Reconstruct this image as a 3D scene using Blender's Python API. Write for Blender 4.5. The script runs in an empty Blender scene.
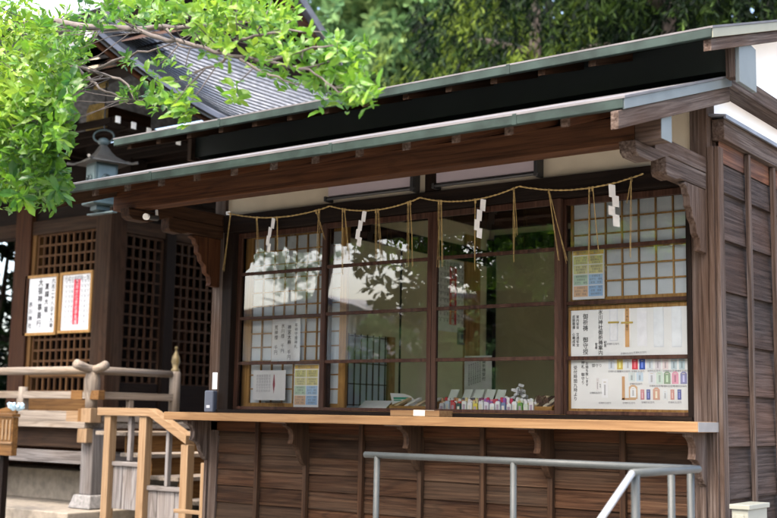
import bpy, bmesh, math, random
import numpy as np
from mathutils import Vector, Matrix
random.seed(7); rng = np.random.default_rng(5)
S = bpy.context.scene
COL = S.collection

# ------------------------------------------------------------------ camera
F = 1179.0; CX, CY = 388.5, 259.0
CAM = Vector((6.0527, -6.1571, 0.0))
RM = Matrix(((0.801343, 0.06406708, 0.59476449),
             (0.5979219, -0.11637444, -0.7930614),
             (0.01840626, 0.99113692, -0.13156296)))
def ray(px, py): return RM @ Vector((px-CX, -(py-CY), -F))
def PY(px, py, y):          # point of the photo on the plane Y = y
    r = ray(px, py); return CAM + r*((y-CAM.y)/r.y)
def PX(px, py, x):
    r = ray(px, py); return CAM + r*((x-CAM.x)/r.x)
def PZ(px, py, z):
    r = ray(px, py); return CAM + r*((z-CAM.z)/r.z)
cd = bpy.data.cameras.new('camera'); cam = bpy.data.objects.new('camera', cd); COL.objects.link(cam)
cam.matrix_world = Matrix.Translation(CAM) @ RM.to_4x4()
cd.sensor_width = 36; cd.lens = F/777*36; cd.clip_end = 600; cd.clip_start = .05
cd.dof.use_dof = True; cd.dof.focus_distance = 6.95; cd.dof.aperture_fstop = 2.2
S.camera = cam

# ------------------------------------------------------------------ materials
def newmat(name):
    m = bpy.data.materials.new(name); m.use_nodes = True
    nt = m.node_tree; b = nt.nodes['Principled BSDF']; return m, nt, b
def N(nt, t, **kw):
    n = nt.nodes.new(t)
    for k, v in kw.items(): setattr(n, k, v)
    return n
def ramp(nt, stops):
    r = N(nt, 'ShaderNodeValToRGB'); e = r.color_ramp.elements
    e[0].position, e[0].color = stops[0][0], (*stops[0][1], 1)
    e[1].position, e[1].color = stops[-1][0], (*stops[-1][1], 1)
    for p, c in stops[1:-1]:
        q = e.new(p); q.color = (*c, 1)
    return r
def mix(nt, a, b, fac, mode='MIX'):
    m = N(nt, 'ShaderNodeMix', data_type='RGBA', blend_type=mode)
    for sock, v in ((0, fac), (6, a), (7, b)):
        if hasattr(v, 'is_linked') or hasattr(v, 'links'): nt.links.new(v, m.inputs[sock])
        else: m.inputs[sock].default_value = v if sock == 0 else (*v, 1)
    return m.outputs[2]
_w = {}
FIG = {'wall_board_wood': .7, 'side_board_wood': .45, 'weathered_wood': .4, 'new_wood': .3, 'counter_wood': .25, 'deck_wood': .4, 'amber_wood': .3}
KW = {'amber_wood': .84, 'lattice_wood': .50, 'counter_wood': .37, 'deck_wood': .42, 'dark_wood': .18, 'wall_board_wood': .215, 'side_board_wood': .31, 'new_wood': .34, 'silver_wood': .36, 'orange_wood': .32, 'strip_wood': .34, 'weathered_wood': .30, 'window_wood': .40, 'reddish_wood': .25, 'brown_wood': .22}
def wood(name, axis, c0, c1, c2, patch=None, pf=.5, rough=.75, fine=1.0, bump=.3, var=.22, spec=.10):
    """Grain stretched along an axis; c0 dark grain, c1 body, c2 light; patch = weathering colour."""
    key = (name, axis); k_ = KW.get(name, .52)
    c0, c1, c2 = [tuple(x*k_ for x in c) for c in (c0, c1, c2)]
    if patch: patch = tuple(x*k_ for x in patch)
    if key in _w: return _w[key]
    m, nt, b = newmat('%s_%s' % (name, axis)); L = nt.links.new
    tc = N(nt, 'ShaderNodeTexCoord'); geo = N(nt, 'ShaderNodeNewGeometry')
    slope_ = axis == 'S'; axis = 'Y' if slope_ else axis
    sc = {'X': (.8, 34, 34), 'Y': (34, .8, 34), 'Z': (34, 34, .8)}[axis]
    off = N(nt, 'ShaderNodeVectorMath', operation='MULTIPLY_ADD')
    cmb = N(nt, 'ShaderNodeCombineXYZ')
    for i in range(3): L(geo.outputs['Random Per Island'], cmb.inputs[i])
    L(cmb.outputs[0], off.inputs[0]); off.inputs[1].default_value = (37, 53, 71); 
    if slope_:
        vr = N(nt, 'ShaderNodeVectorRotate', rotation_type='X_AXIS'); vr.inputs['Angle'].default_value = -math.atan(.318); L(tc.outputs['Object'], vr.inputs['Vector']); L(vr.outputs[0], off.inputs[2])
    else: L(tc.outputs['Object'], off.inputs[2])
    mp = N(nt, 'ShaderNodeVectorMath', operation='MULTIPLY'); L(off.outputs[0], mp.inputs[0]); mp.inputs[1].default_value = sc
    n1 = N(nt, 'ShaderNodeTexNoise'); n1.inputs['Scale'].default_value = 1.6*fine; n1.inputs['Detail'].default_value = 7
    n1.inputs['Roughness'].default_value = .66; n1.inputs['Distortion'].default_value = .35
    L(mp.outputs[0], n1.inputs['Vector'])
    r1 = ramp(nt, [(.32, c0), (.5, c1), (.68, c2)]); L(n1.outputs[0], r1.inputs[0])
    n2 = N(nt, 'ShaderNodeTexNoise'); n2.inputs['Scale'].default_value = .9; n2.inputs['Detail'].default_value = 4
    mp2 = N(nt, 'ShaderNodeVectorMath', operation='MULTIPLY'); L(off.outputs[0], mp2.inputs[0])
    mp2.inputs[1].default_value = tuple(1.2 if s < 2 else 4 for s in sc); L(mp2.outputs[0], n2.inputs['Vector'])
    ns = N(nt, 'ShaderNodeTexNoise'); ns.inputs['Scale'].default_value = 1.0; ns.inputs['Detail'].default_value = 1.5; ns.inputs['Distortion'].default_value = .3
    mps = N(nt, 'ShaderNodeVectorMath', operation='MULTIPLY'); L(off.outputs[0], mps.inputs[0]); mps.inputs[1].default_value = {'X': (.5, 5.5, 5.5), 'Y': (5.5, .5, 5.5), 'Z': (5.5, 5.5, .5)}[axis]
    L(mps.outputs[0], ns.inputs['Vector'])
    si = N(nt, 'ShaderNodeMath', operation='MULTIPLY'); L(ns.outputs[0], si.inputs[0]); si.inputs[1].default_value = 95
    sn = N(nt, 'ShaderNodeMath', operation='SINE'); L(si.outputs[0], sn.inputs[0])
    rr_ = ramp(nt, [(.45, (1.08, 1.08, 1.08)), (.95, (.55, .52, .50))]); L(sn.outputs[0], rr_.inputs[0])
    ms = N(nt, 'ShaderNodeMix', data_type='RGBA', blend_type='MULTIPLY'); ms.inputs[0].default_value = FIG.get(name, .55); L(r1.outputs[0], ms.inputs[6]); L(rr_.outputs[0], ms.inputs[7])
    out = ms.outputs[2]
    if patch:
        r2 = ramp(nt, [(.42, (0, 0, 0)), (.62, (pf, pf, pf))]); L(n2.outputs[0], r2.inputs[0])
        mm = N(nt, 'ShaderNodeMix', data_type='RGBA'); L(r2.outputs[0], mm.inputs[0]); L(out, mm.inputs[6])
        # weathering keeps the grain: patch colour modulated by the grain
        mg = N(nt, 'ShaderNodeMix', data_type='RGBA', blend_type='MULTIPLY'); mg.inputs[0].default_value = 1
        mg.inputs[6].default_value = (*patch, 1); rg = ramp(nt, [(.3, (.45, .45, .45)), (.6, (1.15, 1.15, 1.15))])
        L(n1.outputs[0], rg.inputs[0]); L(rg.outputs[0], mg.inputs[7]); L(mg.outputs[2], mm.inputs[7]); out = mm.outputs[2]
    hsv = N(nt, 'ShaderNodeHueSaturation'); L(out, hsv.inputs['Color'])
    mr = N(nt, 'ShaderNodeMapRange'); L(geo.outputs['Random Per Island'], mr.inputs[0])
    mr.inputs[3].default_value = 1-var; mr.inputs[4].default_value = 1+var; L(mr.outputs[0], hsv.inputs['Value'])
    L(hsv.outputs[0], b.inputs['Base Color'])
    b.inputs['Roughness'].default_value = rough; b.inputs['Specular IOR Level'].default_value = spec
    bp = N(nt, 'ShaderNodeBump'); bp.inputs['Strength'].default_value = bump; bp.inputs['Distance'].default_value = .01
    L(n1.outputs[0], bp.inputs['Height']); L(bp.outputs[0], b.inputs['Normal'])
    _w[key] = m; return m
def plain(name, c, rough=.6, metal=0, noise=.12, nscale=8, bump=0, spec=.5, c2=None, trans=0):
    m, nt, b = newmat(name); L = nt.links.new
    tc = N(nt, 'ShaderNodeTexCoord'); n = N(nt, 'ShaderNodeTexNoise'); n.inputs['Scale'].default_value = nscale
    n.inputs['Detail'].default_value = 5; L(tc.outputs['Object'], n.inputs['Vector'])
    lo = tuple(x*(1-noise) for x in c) if c2 is None else c2; hi = tuple(min(1, x*(1+noise)) for x in c)
    r = ramp(nt, [(.35, lo), (.65, hi)]); L(n.outputs[0], r.inputs[0]); L(r.outputs[0], b.inputs['Base Color'])
    b.inputs['Roughness'].default_value = rough; b.inputs['Metallic'].default_value = metal
    b.inputs['Specular IOR Level'].default_value = spec
    if bump:
        bp = N(nt, 'ShaderNodeBump'); bp.inputs['Strength'].default_value = bump; bp.inputs['Distance'].default_value = .01
        L(n.outputs[0], bp.inputs['Height']); L(bp.outputs[0], b.inputs['Normal'])
    if trans:
        t = N(nt, 'ShaderNodeBsdfTranslucent'); L(r.outputs[0], t.inputs[0]); mx = N(nt, 'ShaderNodeMixShader'); mx.inputs[0].default_value = trans
        L(b.outputs[0], mx.inputs[1]); L(t.outputs[0], mx.inputs[2]); L(mx.outputs[0], nt.nodes['Material Output'].inputs[0])
    return m
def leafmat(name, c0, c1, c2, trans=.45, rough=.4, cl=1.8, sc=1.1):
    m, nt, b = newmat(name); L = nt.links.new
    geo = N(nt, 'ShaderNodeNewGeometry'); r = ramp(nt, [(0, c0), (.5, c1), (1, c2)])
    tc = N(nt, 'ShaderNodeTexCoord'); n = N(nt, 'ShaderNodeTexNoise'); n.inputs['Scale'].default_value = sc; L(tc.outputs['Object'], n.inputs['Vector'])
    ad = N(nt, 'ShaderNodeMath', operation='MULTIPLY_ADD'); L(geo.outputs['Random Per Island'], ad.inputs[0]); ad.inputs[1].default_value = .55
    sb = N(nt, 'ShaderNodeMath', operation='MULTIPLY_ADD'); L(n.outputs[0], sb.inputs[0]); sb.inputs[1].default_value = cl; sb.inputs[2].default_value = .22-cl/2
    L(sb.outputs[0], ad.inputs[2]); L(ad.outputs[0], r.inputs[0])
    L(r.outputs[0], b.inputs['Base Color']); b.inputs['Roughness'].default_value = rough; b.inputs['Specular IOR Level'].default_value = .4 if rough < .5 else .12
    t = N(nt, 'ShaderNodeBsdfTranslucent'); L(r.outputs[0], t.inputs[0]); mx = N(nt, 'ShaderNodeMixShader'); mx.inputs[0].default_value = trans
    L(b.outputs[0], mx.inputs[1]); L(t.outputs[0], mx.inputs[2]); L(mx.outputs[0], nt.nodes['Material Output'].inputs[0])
    return m

def W_red(a): return wood('reddish_wood', a, (.06, .020, .007), (.17, .062, .023), (.28, .115, .045), (.18, .085, .042), .5)
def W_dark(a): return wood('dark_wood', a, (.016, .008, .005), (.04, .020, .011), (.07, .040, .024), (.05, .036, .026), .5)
def W_brown(a): return wood('brown_wood', a, (.04, .016, .007), (.12, .055, .025), (.20, .10, .05), (.17, .11, .07), .5)
def W_grey(a): return wood('weathered_wood', a, (.055, .036, .028), (.195, .145, .120), (.38, .31, .27), (.18, .095, .052), .6, rough=.85, bump=.6, fine=1.3)
def W_side(a): return wood('side_board_wood', a, (.036, .024, .019), (.112, .082, .070), (.20, .156, .138), (.145, .070, .040), .5, rough=.85, bump=.6, fine=1.4, var=.4)
def W_wall(a): return wood('wall_board_wood', a, (.032, .013, .006), (.118, .054, .026), (.215, .115, .060), (.20, .135, .088), .6, rough=.85, bump=.6, fine=1.3, var=.4)
def W_new(a): return wood('new_wood', a, (.38, .225, .115), (.50, .33, .185), (.60, .42, .26), None, rough=.6, var=.08, bump=.1)
def W_oran(a): return wood('orange_wood', a, (.22, .10, .028), (.36, .18, .055), (.48, .26, .09), (.30, .15, .06), .4, rough=.65, var=.12, bump=.15)
def W_amber(a): return wood('amber_wood', a, (.24, .12, .035), (.40, .22, .07), (.52, .31, .12), None, rough=.5, var=.12, bump=.08)
def W_count(a): return wood('counter_wood', a, (.38, .20, .085), (.52, .295, .135), (.62, .385, .19), (.44, .27, .145), .5, rough=.6, var=.05, bump=.1)
def W_latt(a): return wood('lattice_wood', a, (.06, .025, .01), (.13, .06, .022), (.19, .095, .035), None, .4, rough=.65, var=.15)
def W_strip(a): return wood('strip_wood', a, (.10, .04, .025), (.24, .10, .055), (.38, .18, .09), (.12, .085, .08), .7, rough=.8)
def W_silver(a): return wood('silver_wood', a, (.17, .155, .15), (.33, .31, .305), (.48, .46, .45), (.30, .22, .16), .3, rough=.85, var=.15, fine=1.3)
def W_deck(a): return wood('deck_wood', a, (.24, .20, .16), (.40, .34, .28), (.52, .46, .39), (.36, .25, .15), .5, rough=.8, var=.12)
M_plaster = plain('cream_plaster', (.37, .325, .245), .9, noise=.08, nscale=3, bump=.1)
M_white = plain('white_plaster', (.82, .82, .82), .9, noise=.03, nscale=3)
M_teal = plain('teal_coated_metal', (.0135, .0225, .0195), .6, metal=0, noise=.35, nscale=7, spec=.12)
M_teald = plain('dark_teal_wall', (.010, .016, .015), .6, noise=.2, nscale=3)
M_roofm = plain('grey_metal_roof', (.078, .075, .077), .6, metal=0, spec=.15, noise=.2, nscale=4)
M_blue = plain('pale_blue_metal', (.095, .110, .112), .6, spec=.15, noise=.1, nscale=4)
M_cream = plain('cream_metal', (.16, .16, .12), .6, spec=.15, noise=.08, nscale=5)
M_black = plain('black_metal', (.012, .012, .012), .5)
M_mauve = plain('mauve_panel', (.29, .25, .27), .55, noise=.04, nscale=2)
M_paper = plain('white_paper', (.78, .79, .80), .9, noise=.02, trans=.15)
M_board = plain('cream_board', (.80, .81, .80), .9, noise=.02)
M_shoji = plain('shoji_paper', (.72, .78, .82), .95, noise=.05, nscale=6, trans=.35)
M_ink = plain('black_ink', (.02, .02, .024), .8)
M_grink = plain('grey_ink', (.16, .16, .18), .8)
M_red = plain('red_print', (.55, .02, .04), .7)
M_straw = plain('straw', (.30, .21, .08), .9, noise=.25, nscale=60)
M_gold = plain('gilt_metal', (.50, .38, .15), .45, metal=.4, noise=.25, nscale=30, bump=.3)
M_copper = plain('verdigris_copper', (.028, .048, .05), .55, metal=.2, noise=.2, nscale=8)
M_copperl = plain('pale_verdigris', (.055, .085, .09), .55, noise=.12, nscale=10)
M_lrf = plain('bronze_brown', (.06, .058, .052), .5, metal=.3, noise=.25, nscale=9)
M_galv = plain('galvanised_steel', (.030, .034, .033), .5, metal=.0, spec=.25, noise=.12, nscale=12)
M_stone = plain('stone', (.18, .155, .12), .9, noise=.2, nscale=14, bump=.3)
M_dstone = plain('grey_stone', (.15, .145, .14), .9, noise=.25, nscale=30, bump=.4)
M_beige = plain('beige_wall', (.58, .54, .33), .9, noise=.07, nscale=2)
M_tatami = plain('tatami', (.36, .32, .18), .9)
M_capw = plain('white_paint', (.80, .80, .78), .7, noise=.03)
M_ground = plain('gravel_ground', (.24, .225, .20), .95, noise=.3, nscale=40, bump=.5)
M_bark = plain('bark', (.07, .055, .045), .9, noise=.35, nscale=14, bump=.6)
M_barkp = plain('pale_bark', (.06, .05, .045), .9, noise=.35, nscale=14, bump=.6)
M_device = plain('blue_grey_plastic', (.05, .06, .085), .4)
M_ebox = plain('ivory_box', (.14, .145, .12), .5, noise=.03)
M_housew = plain('pale_house_wall', (.80, .76, .66), .9, noise=.05)
M_tile = plain('grey_tile', (.085, .088, .10), .5, noise=.3, nscale=5)
M_win = plain('window_dark', (.10, .12, .14), .2)
M_shingle, _nt, _b = newmat('copper_shingles')
_tc = N(_nt, 'ShaderNodeTexCoord'); _n = N(_nt, 'ShaderNodeTexNoise'); _n.inputs['Scale'].default_value = 14; _n.inputs['Detail'].default_value = 6
_g = N(_nt, 'ShaderNodeNewGeometry'); _nt.links.new(_tc.outputs['Object'], _n.inputs['Vector'])
_r = ramp(_nt, [(.3, (.05, .057, .063)), (.5, (.14, .148, .16)), (.7, (.28, .285, .30))]); _nt.links.new(_n.outputs[0], _r.inputs[0])
_nt.links.new(_r.outputs[0], _b.inputs['Base Color']); _b.inputs['Roughness'].default_value = .55
def glassmat():
    m, nt, b = newmat('old_window_glass'); nt.nodes.remove(b); L = nt.links.new
    t = N(nt, 'ShaderNodeBsdfTransparent'); t.inputs[0].default_value = (.97, .98, .97, 1)
    g = N(nt, 'ShaderNodeBsdfGlossy'); g.inputs['Roughness'].default_value = 0.0; g.inputs[0].default_value = (1, 1, 1, 1)
    f = N(nt, 'ShaderNodeFresnel'); f.inputs[0].default_value = 1.52
    k = N(nt, 'ShaderNodeMath', operation='MULTIPLY'); k.inputs[1].default_value = 2.4; k.use_clamp = True; L(f.outputs[0], k.inputs[0])
    n = N(nt, 'ShaderNodeTexNoise'); n.inputs['Scale'].default_value = 1.6; tc = N(nt, 'ShaderNodeTexCoord'); L(tc.outputs['Object'], n.inputs['Vector'])
    bp = N(nt, 'ShaderNodeBump'); bp.inputs['Strength'].default_value = .12; bp.inputs['Distance'].default_value = .01; L(n.outputs[0], bp.inputs['Height'])
    L(bp.outputs[0], g.inputs['Normal'])
    x = N(nt, 'ShaderNodeMixShader'); L(k.outputs[0], x.inputs[0]); L(t.outputs[0], x.inputs[1]); L(g.outputs[0], x.inputs[2])
    L(x.outputs[0], nt.nodes['Material Output'].inputs[0]); return m
M_glass = glassmat()
_cc = {}
def colmat(c, nm='printed_colour'):
    c = tuple(round(x, 3) for x in c)
    if c not in _cc: _cc[c] = plain(nm, c, .75, noise=.05, nscale=20)
    return _cc[c]

# ------------------------------------------------------------------ mesh helpers
ORG = {}
def tag(o, label=None, cat=None, group=None, kind=None):
    for k, v in (('label', label), ('category', cat), ('group', group), ('kind', kind)):
        if v: o[k] = v
    return o
def empty(name, loc, label, cat, group=None):
    o = bpy.data.objects.new(name, None); COL.objects.link(o); o.location = loc; o.empty_display_size = .1
    ORG[o.name] = Vector(loc); return tag(o, label, cat, group)
class MB:
    def __init__(s): s.v = []; s.f = []
    def add(s, vs, fs):
        k = len(s.v); s.v += [tuple(v) for v in vs]; s.f += [tuple(i+k for i in f) for f in fs]; return s
    def box(s, x0, x1, y0, y1, z0, z1):
        return s.add([(x, y, z) for z in (z0, z1) for y in (y0, y1) for x in (x0, x1)],
                     [(0, 2, 3, 1), (4, 5, 7, 6), (0, 1, 5, 4), (2, 6, 7, 3), (0, 4, 6, 2), (1, 3, 7, 5)])
    def beam(s, p, q, w, h, up=(0, 0, 1)):
        p, q = Vector(p), Vector(q); d = (q-p).normalized(); u = Vector(up); r = d.cross(u).normalized(); u = r.cross(d).normalized()
        r *= w/2; u *= h/2
        return s.add([p-r-u, p+r-u, p+r+u, p-r+u, q-r-u, q+r-u, q+r+u, q-r+u],
                     [(0, 1, 2, 3), (7, 6, 5, 4), (0, 4, 5, 1), (1, 5, 6, 2), (2, 6, 7, 3), (3, 7, 4, 0)])
    def prism(s, poly, axis, a, b):
        def P(t, u, v): return {'X': (t, u, v), 'Y': (u, t, v), 'Z': (u, v, t)}[axis]
        n = len(poly)
        return s.add([P(a, *p) for p in poly]+[P(b, *p) for p in poly],
                     [tuple(range(n)), tuple(range(2*n-1, n-1, -1))]+[(i, i+n, (i+1) % n+n, (i+1) % n) for i in range(n)])
    def tube(s, pts, r, n=8, cap=True):
        pts = [Vector(p) for p in pts]; rs = r if isinstance(r, (list, tuple)) else [r]*len(pts); vs = []; fs = []
        for i, p in enumerate(pts):
            d = (pts[min(i+1, len(pts)-1)]-pts[max(i-1, 0)]).normalized()
            a = d.orthogonal().normalized() if i == 0 else (a-d*a.dot(d)).normalized()
            b = d.cross(a)
            vs += [p+(a*math.cos(t)+b*math.sin(t))*rs[i] for t in [2*math.pi*k/n for k in range(n)]]
        for i in range(len(pts)-1):
            for k in range(n): fs.append((i*n+k, i*n+(k+1) % n, (i+1)*n+(k+1) % n, (i+1)*n+k))
        if cap: fs += [tuple(range(n-1, -1, -1)), tuple((len(pts)-1)*n+k for k in range(n))]
        return s.add(vs, fs)
    def lathe(s, c, prof, n=20, axis='Z', rot=0):
        vs = []; fs = []
        for r, h in prof:
            for k in range(n):
                t = 2*math.pi*k/n+rot; a, b = r*math.cos(t), r*math.sin(t)
                vs.append((c[0]+a, c[1]+b, c[2]+h) if axis == 'Z' else (c[0]+a, c[1]+h, c[2]+b) if axis == 'Y' else (c[0]+h, c[1]+a, c[2]+b))
        for i in range(len(prof)-1):
            for k in range(n): fs.append((i*n+k, i*n+(k+1) % n, (i+1)*n+(k+1) % n, (i+1)*n+k))
        fs += [tuple(range(n-1, -1, -1)), tuple((len(prof)-1)*n+k for k in range(n))]
        return s.add(vs, fs)
    def build(s, name, mat, parent=None, bevel=0, smooth=False, fix=True, base=None):
        org = ORG[parent.name] if parent is not None else Vector(base) if base else Vector((0, 0, 0))
        me = bpy.data.meshes.new(name); me.from_pydata([Vector(v)-org for v in s.v], [], s.f)
        me.materials.append(mat)
        if fix:
            bm = bmesh.new(); bm.from_mesh(me); bmesh.ops.recalc_face_normals(bm, faces=bm.faces); bm.to_mesh(me); bm.free()
        if smooth: me.shade_smooth()
        o = bpy.data.objects.new(name, me); COL.objects.link(o)
        if parent is not None: o.parent = parent
        elif base: o.location = org
        ORG[o.name] = org
        if bevel:
            m = o.modifiers.new('bevel', 'BEVEL'); m.width = bevel; m.segments = 2; m.limit_method = 'ANGLE'
        return o
def bx(name, mat, parent, *b, bevel=.003, base=None): return MB().box(*b).build(name, mat, parent, bevel, base=base)
def struct(o): o['kind'] = 'structure'; return o

class Panel:
    """a local writing plane: origin (top left), u to the right, v up, n towards the reader"""
    def __init__(s, o, u, v): s.o = Vector(o); s.u = Vector(u).normalized(); s.v = Vector(v).normalized(); s.n = s.u.cross(s.v)
    def P(s, a, b, d=0): return s.o+s.u*a-s.v*b+s.n*d      # a right, b down, d out
    def slab(s, mb, a0, a1, b0, b1, d0, d1):
        c = [s.P(a, b, d) for d in (d0, d1) for b in (b0, b1) for a in (a0, a1)]
        return mb.add(c, [(0, 2, 3, 1), (4, 5, 7, 6), (0, 1, 5, 4), (2, 6, 7, 3), (0, 4, 6, 2), (1, 3, 7, 5)])
    def frame(s, mb, a0, a1, b0, b1, w, d0, d1):
        s.slab(mb, a0-w, a1+w, b0-w, b0, d0, d1); s.slab(mb, a0-w, a1+w, b1, b1+w, d0, d1)
        s.slab(mb, a0-w, a0, b0, b1, d0, d1); s.slab(mb, a1, a1+w, b0, b1, d0, d1); return mb
_tx = {}
def textmesh(body, spacing):
    k = (body, spacing)
    if k not in _tx:
        c = bpy.data.curves.new('t', 'FONT'); c.body = body; c.size = 1; c.align_x = 'CENTER'; c.align_y = 'TOP'; c.space_line = spacing
        c.resolution_u = 2
        o = bpy.data.objects.new('t', c); COL.objects.link(o); dg = bpy.context.evaluated_depsgraph_get(); dg.update()
        me = bpy.data.meshes.new_from_object(o.evaluated_get(dg))
        vs = [v.co.copy() for v in me.vertices]; fs = [tuple(p.vertices) for p in me.polygons]
        bpy.data.objects.remove(o); bpy.data.meshes.remove(me); bpy.data.curves.remove(c); _tx[k] = (vs, fs)
    return _tx[k]
def vtext(mb, pan, s, a, b, size, spacing=.86, d=.0015, bold=0, sx=1):
    spacing *= 1.22; size *= .84; bold *= .6
    """column of characters, centre a, top b"""
    vs, fs = textmesh('\n'.join(s), spacing)
    for e in ((0, 0), (bold, 0), (0, bold), (bold, bold))[:4 if bold else 1]:
        mb.add([pan.P(a+v.x*size*sx+e[0], b-v.y*size+e[1], d+e[0]*.05) for v in vs], fs)
def htext(mb, pan, s, a, b, size, d=.0015):
    vs, fs = textmesh(s, 1); mb.add([pan.P(a+v.x*size, b-v.y*size, d) for v in vs], fs)

# ================================================================== ground
GZ = -1.08
g = MB().add([(-250, -250, GZ), (250, -250, GZ), (250, 250, GZ), (-250, 250, GZ)], [(0, 1, 2, 3)])
struct(g.build('ground', M_ground))

# ================================================================== SHRINE OFFICE
XL, XR = -.155, 3.655         # outer faces of the corner posts
B = empty('shrine_office', (1.75, 0, GZ), 'long timber shrine office with glazed sliding windows under a low double eave', 'building')
struct
# posts
for (a, b) in ((-.155, -.05), (3.535, 3.635)):
    bx('post', W_grey('Z'), B, a, b, -.03, .09, GZ+.1, 1.80, bevel=.005)
bx('corner_board', W_grey('Z'), B, 3.637, 3.668, -.036, .05, GZ+.1, 1.50, bevel=.003)
bx('foundation', M_stone, B, -.17, 3.67, -.02, 5.9, GZ-.05, GZ+.1)
# lower facade wall: lapped boards
wb = MB(); zs = [-.05, -.10, -.285, -.39, -.505, -.625, -.745, -.865, -.985]
zs = [-.05, -.165, -.29, -.40, -.51, -.63, -.75, -.87, -.985]
xs = [-.155, .35, .795, 1.27, 1.74, 2.20, 2.665, 3.12, 3.60]
for i in range(len(zs)-1):
    for j in (0, 2, 4, 6):
        wb.prism([(.03, zs[i]+.012), (-.004, zs[i]), (-.016, zs[i+1]), (.03, zs[i+1])], 'X', xs[j]+.001, xs[j+2]-.001)
wb.build('wall_board', W_wall('X'), B, .002)
for i, x in enumerate(xs):
    if i == 0: bx('batten', W_grey('Z'), B, -.155, -.125, -.05, -.0185, GZ+.1, -.06)
    elif i == 8: bx('batten', W_grey('Z'), B, 3.57, 3.605, -.05, -.0325, GZ+.1, -.06)
    else: bx('batten', W_brown('Z'), B, x-.017, x+.017, -.048, -.0185, GZ+.1, -.06)
bx('apron_board', W_red('X'), B, -.12, 3.56, -.030, -.0185, -.13, -.062)
# counter shelf
co = MB().box(-.33, 3.665, -.295, -.0, -.058, -.003); co.build('counter', W_count('X'), B, .004)
bx('lit_end_plate', plain('sky_lit_end_grain', (.13, .125, .12), .8), B, 3.6652, 3.669, -.293, -.002, -.056, -.005, bevel=0)  # thin end plate; side sky light on the counter end put into its colour
# curved corbels under the counter
def corbel(profile_pts, x0, x1, name, mat, mirror=False):
    return MB().prism(profile_pts, 'X', x0, x1).build(name, mat, B, .004)
low = [(-.05, -.060), (-.262, -.060), (-.262, -.082), (-.235, -.088), (-.205, -.108), (-.190, -.14), (-.192, -.172), (-.205, -.20),
       (-.178, -.205), (-.152, -.215), (-.128, -.24), (-.115, -.275), (-.10, -.30), (-.075, -.33), (-.05, -.345)]
for x in (-.14, .795, 1.74, 2.665, 3.588):
    corbel(low, x-.022, x+.022, 'counter_corbel', W_grey('Z') if x > 3 or x < 0 else W_brown('Z'))
    bx('corbel_cleat', W_grey('X'), B, x-.10, x+.03, -.285, -.05, -.064, -.0595, bevel=0)
# window surround
bx('sill', W_dark('X'), B, -.05, 3.535, -.055, .13, -.003, .022)
bx('lintel', W_dark('X'), B, -.05, 3.535, -.045, .12, 1.305, 1.43)
bx('jamb', W_dark('Z'), B, -.05, .045, -.035, .11, .022, 1.305)
bx('jamb', W_dark('Z'), B, 3.505, 3.535, -.035, .11, .022, 1.305)
bx('plaster_band', M_plaster, B, -.05, 3.535, .0, .05, 1.43, 1.84, bevel=0)
bx('short_post', W_dark('Z'), B, 1.74, 1.835, -.03, .0, 1.43, 1.82)
# four sliding windows with three muntins each
ZM = (.352, .675, .998)
def window(x0, x1, y, wl, wr):
    f = MB(); d = .015
    f.box(x0, x0+wl, y-d, y+d, .024, 1.30); f.box(x1-wr, x1, y-d, y+d, .024, 1.30)
    f.box(x0+wl, x1-wr, y-d, y+d, .024, .046); f.box(x0+wl, x1-wr, y-d, y+d, 1.262, 1.30)
    for z in ZM: f.box(x0+wl, x1-wr, y-.011, y+.011, z-.011, z+.011)
    w = f.build('window', W_win, B, .002)
    g = MB(); zz = (.046,)+ZM+(1.262,)
    g.add([(x0+wl, y, .045), (x1-wr, y, .045), (x1-wr, y, 1.264), (x0+wl, y, 1.264)], [(0, 1, 2, 3)])
    go = g.build('glass', M_glass, w, fix=False)
W_win = wood('window_wood', 'Z', (.035, .014, .009), (.085, .036, .022), (.14, .068, .042), (.11, .07, .05), .4, rough=.6)
window(.045, .925, .035, .035, .03)
window(.885, 1.800, -.012, .042, .034)
window(1.803, 2.725, -.012, .034, .042)
window(2.690, 3.505, .035, .045, .02)

# shoji behind the glass
def shoji(name, x0, x1, z0, z1, y, n, m, sl, sr, label, bot=.05):
    t = MB(); d = .013
    t.box(x0, x0+sl, y-d, y+d, z0, z1); t.box(x1-sr, x1, y-d, y+d, z0, z1)
    t.box(x0+sl, x1-sr, y-d, y+d, z0, z0+bot); t.box(x0+sl, x1-sr, y-d, y+d, z1-.03, z1)
    for i in range(1, n):
        x = x0+sl+(x1-x0-sl-sr)*i/n; t.box(x-.0045, x+.0045, y-d+.003, y+.003, z0+bot, z1-.03)
    for i in range(1, m):
        z = z0+bot+(z1-.03-z0-bot)*i/m; t.box(x0+sl, x1-sr, y-d+.004, y+.002, z-.0045, z+.0045)
    w = t.build(name, W_amber('Z'), B, .001); w['label'] = label
    MB().box(x0+sl, x1-sr, y+.004, y+.006, z0+bot, z1-.03).build('paper', M_shoji, w, fix=True)
shoji('shoji', .06, 1.02, .022, 1.29, .10, 8, 12, .075, .06, 'amber paper screen behind the leftmost window')
shoji('shoji', 2.74, 3.50, .665, 1.30, .085, 7, 6, .015, .01, 'amber paper screen in the top of the right window', bot=.045)
bx('shoji_rail', W_amber('X'), B, 2.70, 3.50, .10, .14, .60, .655)

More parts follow.
